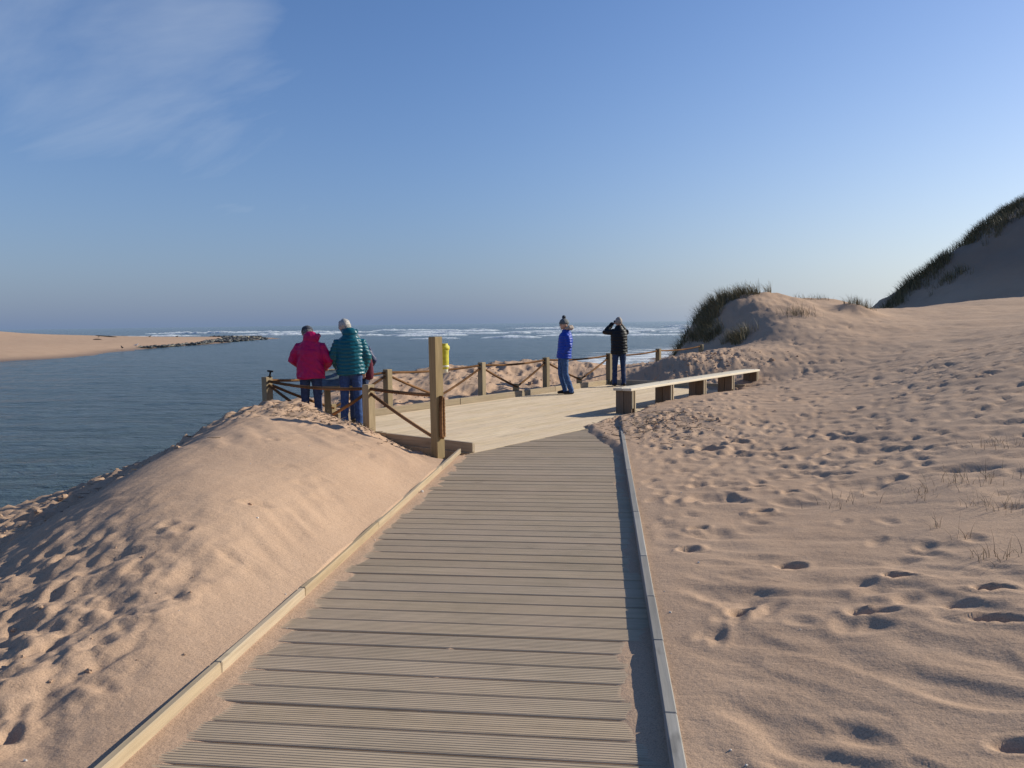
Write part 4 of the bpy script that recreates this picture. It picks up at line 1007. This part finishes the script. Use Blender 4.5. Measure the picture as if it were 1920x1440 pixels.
for cx_, cy_, nn in ((22.5, 47.2, 45), (19.3, 45.6, 25), (24.4, 47.5, 60), (21.2, 48.3, 30)):
    for i in range(nn): blades(V, F, random.gauss(cx_, .55), random.gauss(cy_, .35), None, 7, .6, .2, (-.3, 0), .014, .5)
tag(link('marram_grass', mesh('marram_grass', V, F, M_marram), None), 'dark marram grass along the ridge of the tall shaded dune', 'grass', kind='stuff')
def tuft(x, y, n, h, spread, label, mt=M_dry, wd=.0022, flop=.9, lean=(-.25, -.1)):
    V, F = [], []; z0 = ground(x, y)
    for i in range(n):
        gx, gy = random.gauss(0, spread*.5), random.gauss(0, spread*.4); k0 = len(V)
        blades(V, F, gx, gy, ground(x+gx, y+gy)-z0, 1, h, .03, lean, wd, flop)
    if spread > .15: tag(link('dune_grass', mesh('dune_grass', V, F, mt), None, (x, y, z0)), label, 'grass', kind='stuff')
    else: tag(link('grass_tuft', mesh('grass_tuft', V, F, mt), None, (x, y, z0)), label, 'grass tuft', 'dry grass tufts on the dunes')
tuft(8.7, 27.7, 200, .4, .5, 'green and straw grass tuft on the low knoll right of the small dune', M_marram, .007)
tuft(7.2, 29.5, 40, .3, .5, 'sparse grass tuft on the crest of the small dune', M_marram, .007); tuft(8.0, 29.8, 40, .28, .4, 'short grass tuft on the right shoulder of the small dune', M_marram, .007)
tuft(6.2, 25.6, 120, .4, .55, 'thin dry grass tuft on the sandy face of the small dune', M_marram, .006); tuft(11.6, 35.6, 60, .35, .5, 'grass tuft on the skyline at the foot of the shaded dune', M_marram, .009)
tuft(2.75, 6.15, 90, .15, .42, 'widest patch of straw grass on the right hand sand slope'); tuft(2.35, 5.95, 40, .12, .30, 'flattened straw grass just left of the widest patch'); tuft(2.66, 5.4, 55, .15, .26, 'straw grass tuft at the right edge with a dark shadow')
tuft(2.11, 5.1, 9, .15, .04, 'small upright tuft of thin grass, farther left of two'); tuft(2.17, 4.84, 10, .16, .05, 'small upright tuft of thin grass, farther right of two'); tuft(2.13, 4.38, 36, .16, .18, 'low straw grass tuft nearest the camera at the right edge')
tuft(1.86, 6.05, 26, .12, .28, 'faint scattering of straw in the middle of the right sand slope'); tuft(3.5, 7.2, 45, .16, .35, 'straw grass far up the right edge of the sand slope')

# ------------------------------------------------------------------ debris: straw, twigs, clods, shells
M_straw = grassmat('straw', (.20, .14, .08), (.07, .05, .035)); M_shell, _, _ = mat('shell', (.68, .62, .54), .5)
def litter(name, label, cat, zone, n, ln, mt, wd=.004):
    V, F = [], []
    for i in range(n):
        x, y = zone()
        z = ground(x, y); a = random.uniform(0, 6.28); L = random.uniform(*ln); c = random.uniform(-.4, .4); tl = random.uniform(-.05, .22)
        pts = [(x+math.cos(a)*L*t+math.sin(a)*c*L*t*t, y+math.sin(a)*L*t-math.cos(a)*c*L*t*t, z+.004+tl*L*t) for t in (0, .5, 1)]
        tube_vf(V, F, pts, [wd*.5, wd*.5, wd*.3], 4)
    tag(link(name, mesh(name, V, F, mt), None), label, cat, kind='stuff')
litter('straw_litter', 'dark straw and twigs scattered over the churned sand at the end of the right kerb', 'straw', lambda: (random.gauss(.72, .42), random.gauss(11.25, .75)), 320, (.04, .15), M_straw, .006)
litter('straw_litter', 'dry roots and twigs on the crest of the left sand mound', 'straw', lambda: (random.gauss(-3.5, .5), random.gauss(9.1, .35)), 260, (.04, .16), M_straw, .005)
litter('straw_litter', 'dark driftline of weed along the top of the river bank', 'straw', lambda: (random.gauss(-6.6, .9), random.uniform(6.5, 14.5)), 420, (.04, .14), M_straw, .007)
litter('straw_litter', 'small dark twigs among the churned sand behind the fence', 'straw', lambda: tuple(D(random.uniform(-2, 9), -random.uniform(.3, 4)))[:2], 260, (.05, .2), M_straw, .007)
M_clod = sand_material('sand_clod', False)
def clods(label, zone, n, sz, mt=M_clod, name='sand_clods', cat='clods'):
    V, F = [], []
    for i in range(n):
        x, y = zone(); s_ = sz*math.exp(random.gauss(0, .55))
        ball_vf(V, F, (x, y, ground(x, y)+s_*.25), (s_, s_*random.uniform(.6, 1), s_*.7), 7, 5, lambda p, q: q*random.uniform(.75, 1.2))
    tag(link(name, mesh(name, V, F, mt), None), label, cat, kind='stuff')
clods('crumbled sand clods on the near left slope', lambda: (random.gauss(-2.9, .5), random.gauss(3.2, .6)), 60, .006)
clods('crumbled sand clods along the crest of the left mound', lambda: (random.gauss(-3.3, .6), random.gauss(9.2, .35)), 260, .007)
clods('crumbled sand clods on the river bank top', lambda: (random.gauss(-6.4, .8), random.uniform(7, 14.6)), 700, .013)
clods('crumbled sand clods around the pile at the platform end', lambda: (random.gauss(2.6, .8), random.gauss(20.1, .6)), 350, .014)
clods('crumbled sand clods behind the rope fence', lambda: tuple(D(random.uniform(-2.2, 9), -random.uniform(.3, 3.5)))[:2], 450, .013)
clods('crumbled sand clods at the end of the right kerb', lambda: (random.gauss(.9, .4), random.gauss(11.2, .7)), 260, .008)
clods('white shell fragments lying along the boardwalk edge', lambda: (random.choice((random.gauss(-1.70, .03), random.gauss(.4, .3), random.gauss(-2.4, .4))), random.uniform(2.4, 8)), 26, .006, M_shell, 'shell_fragments', 'shells')
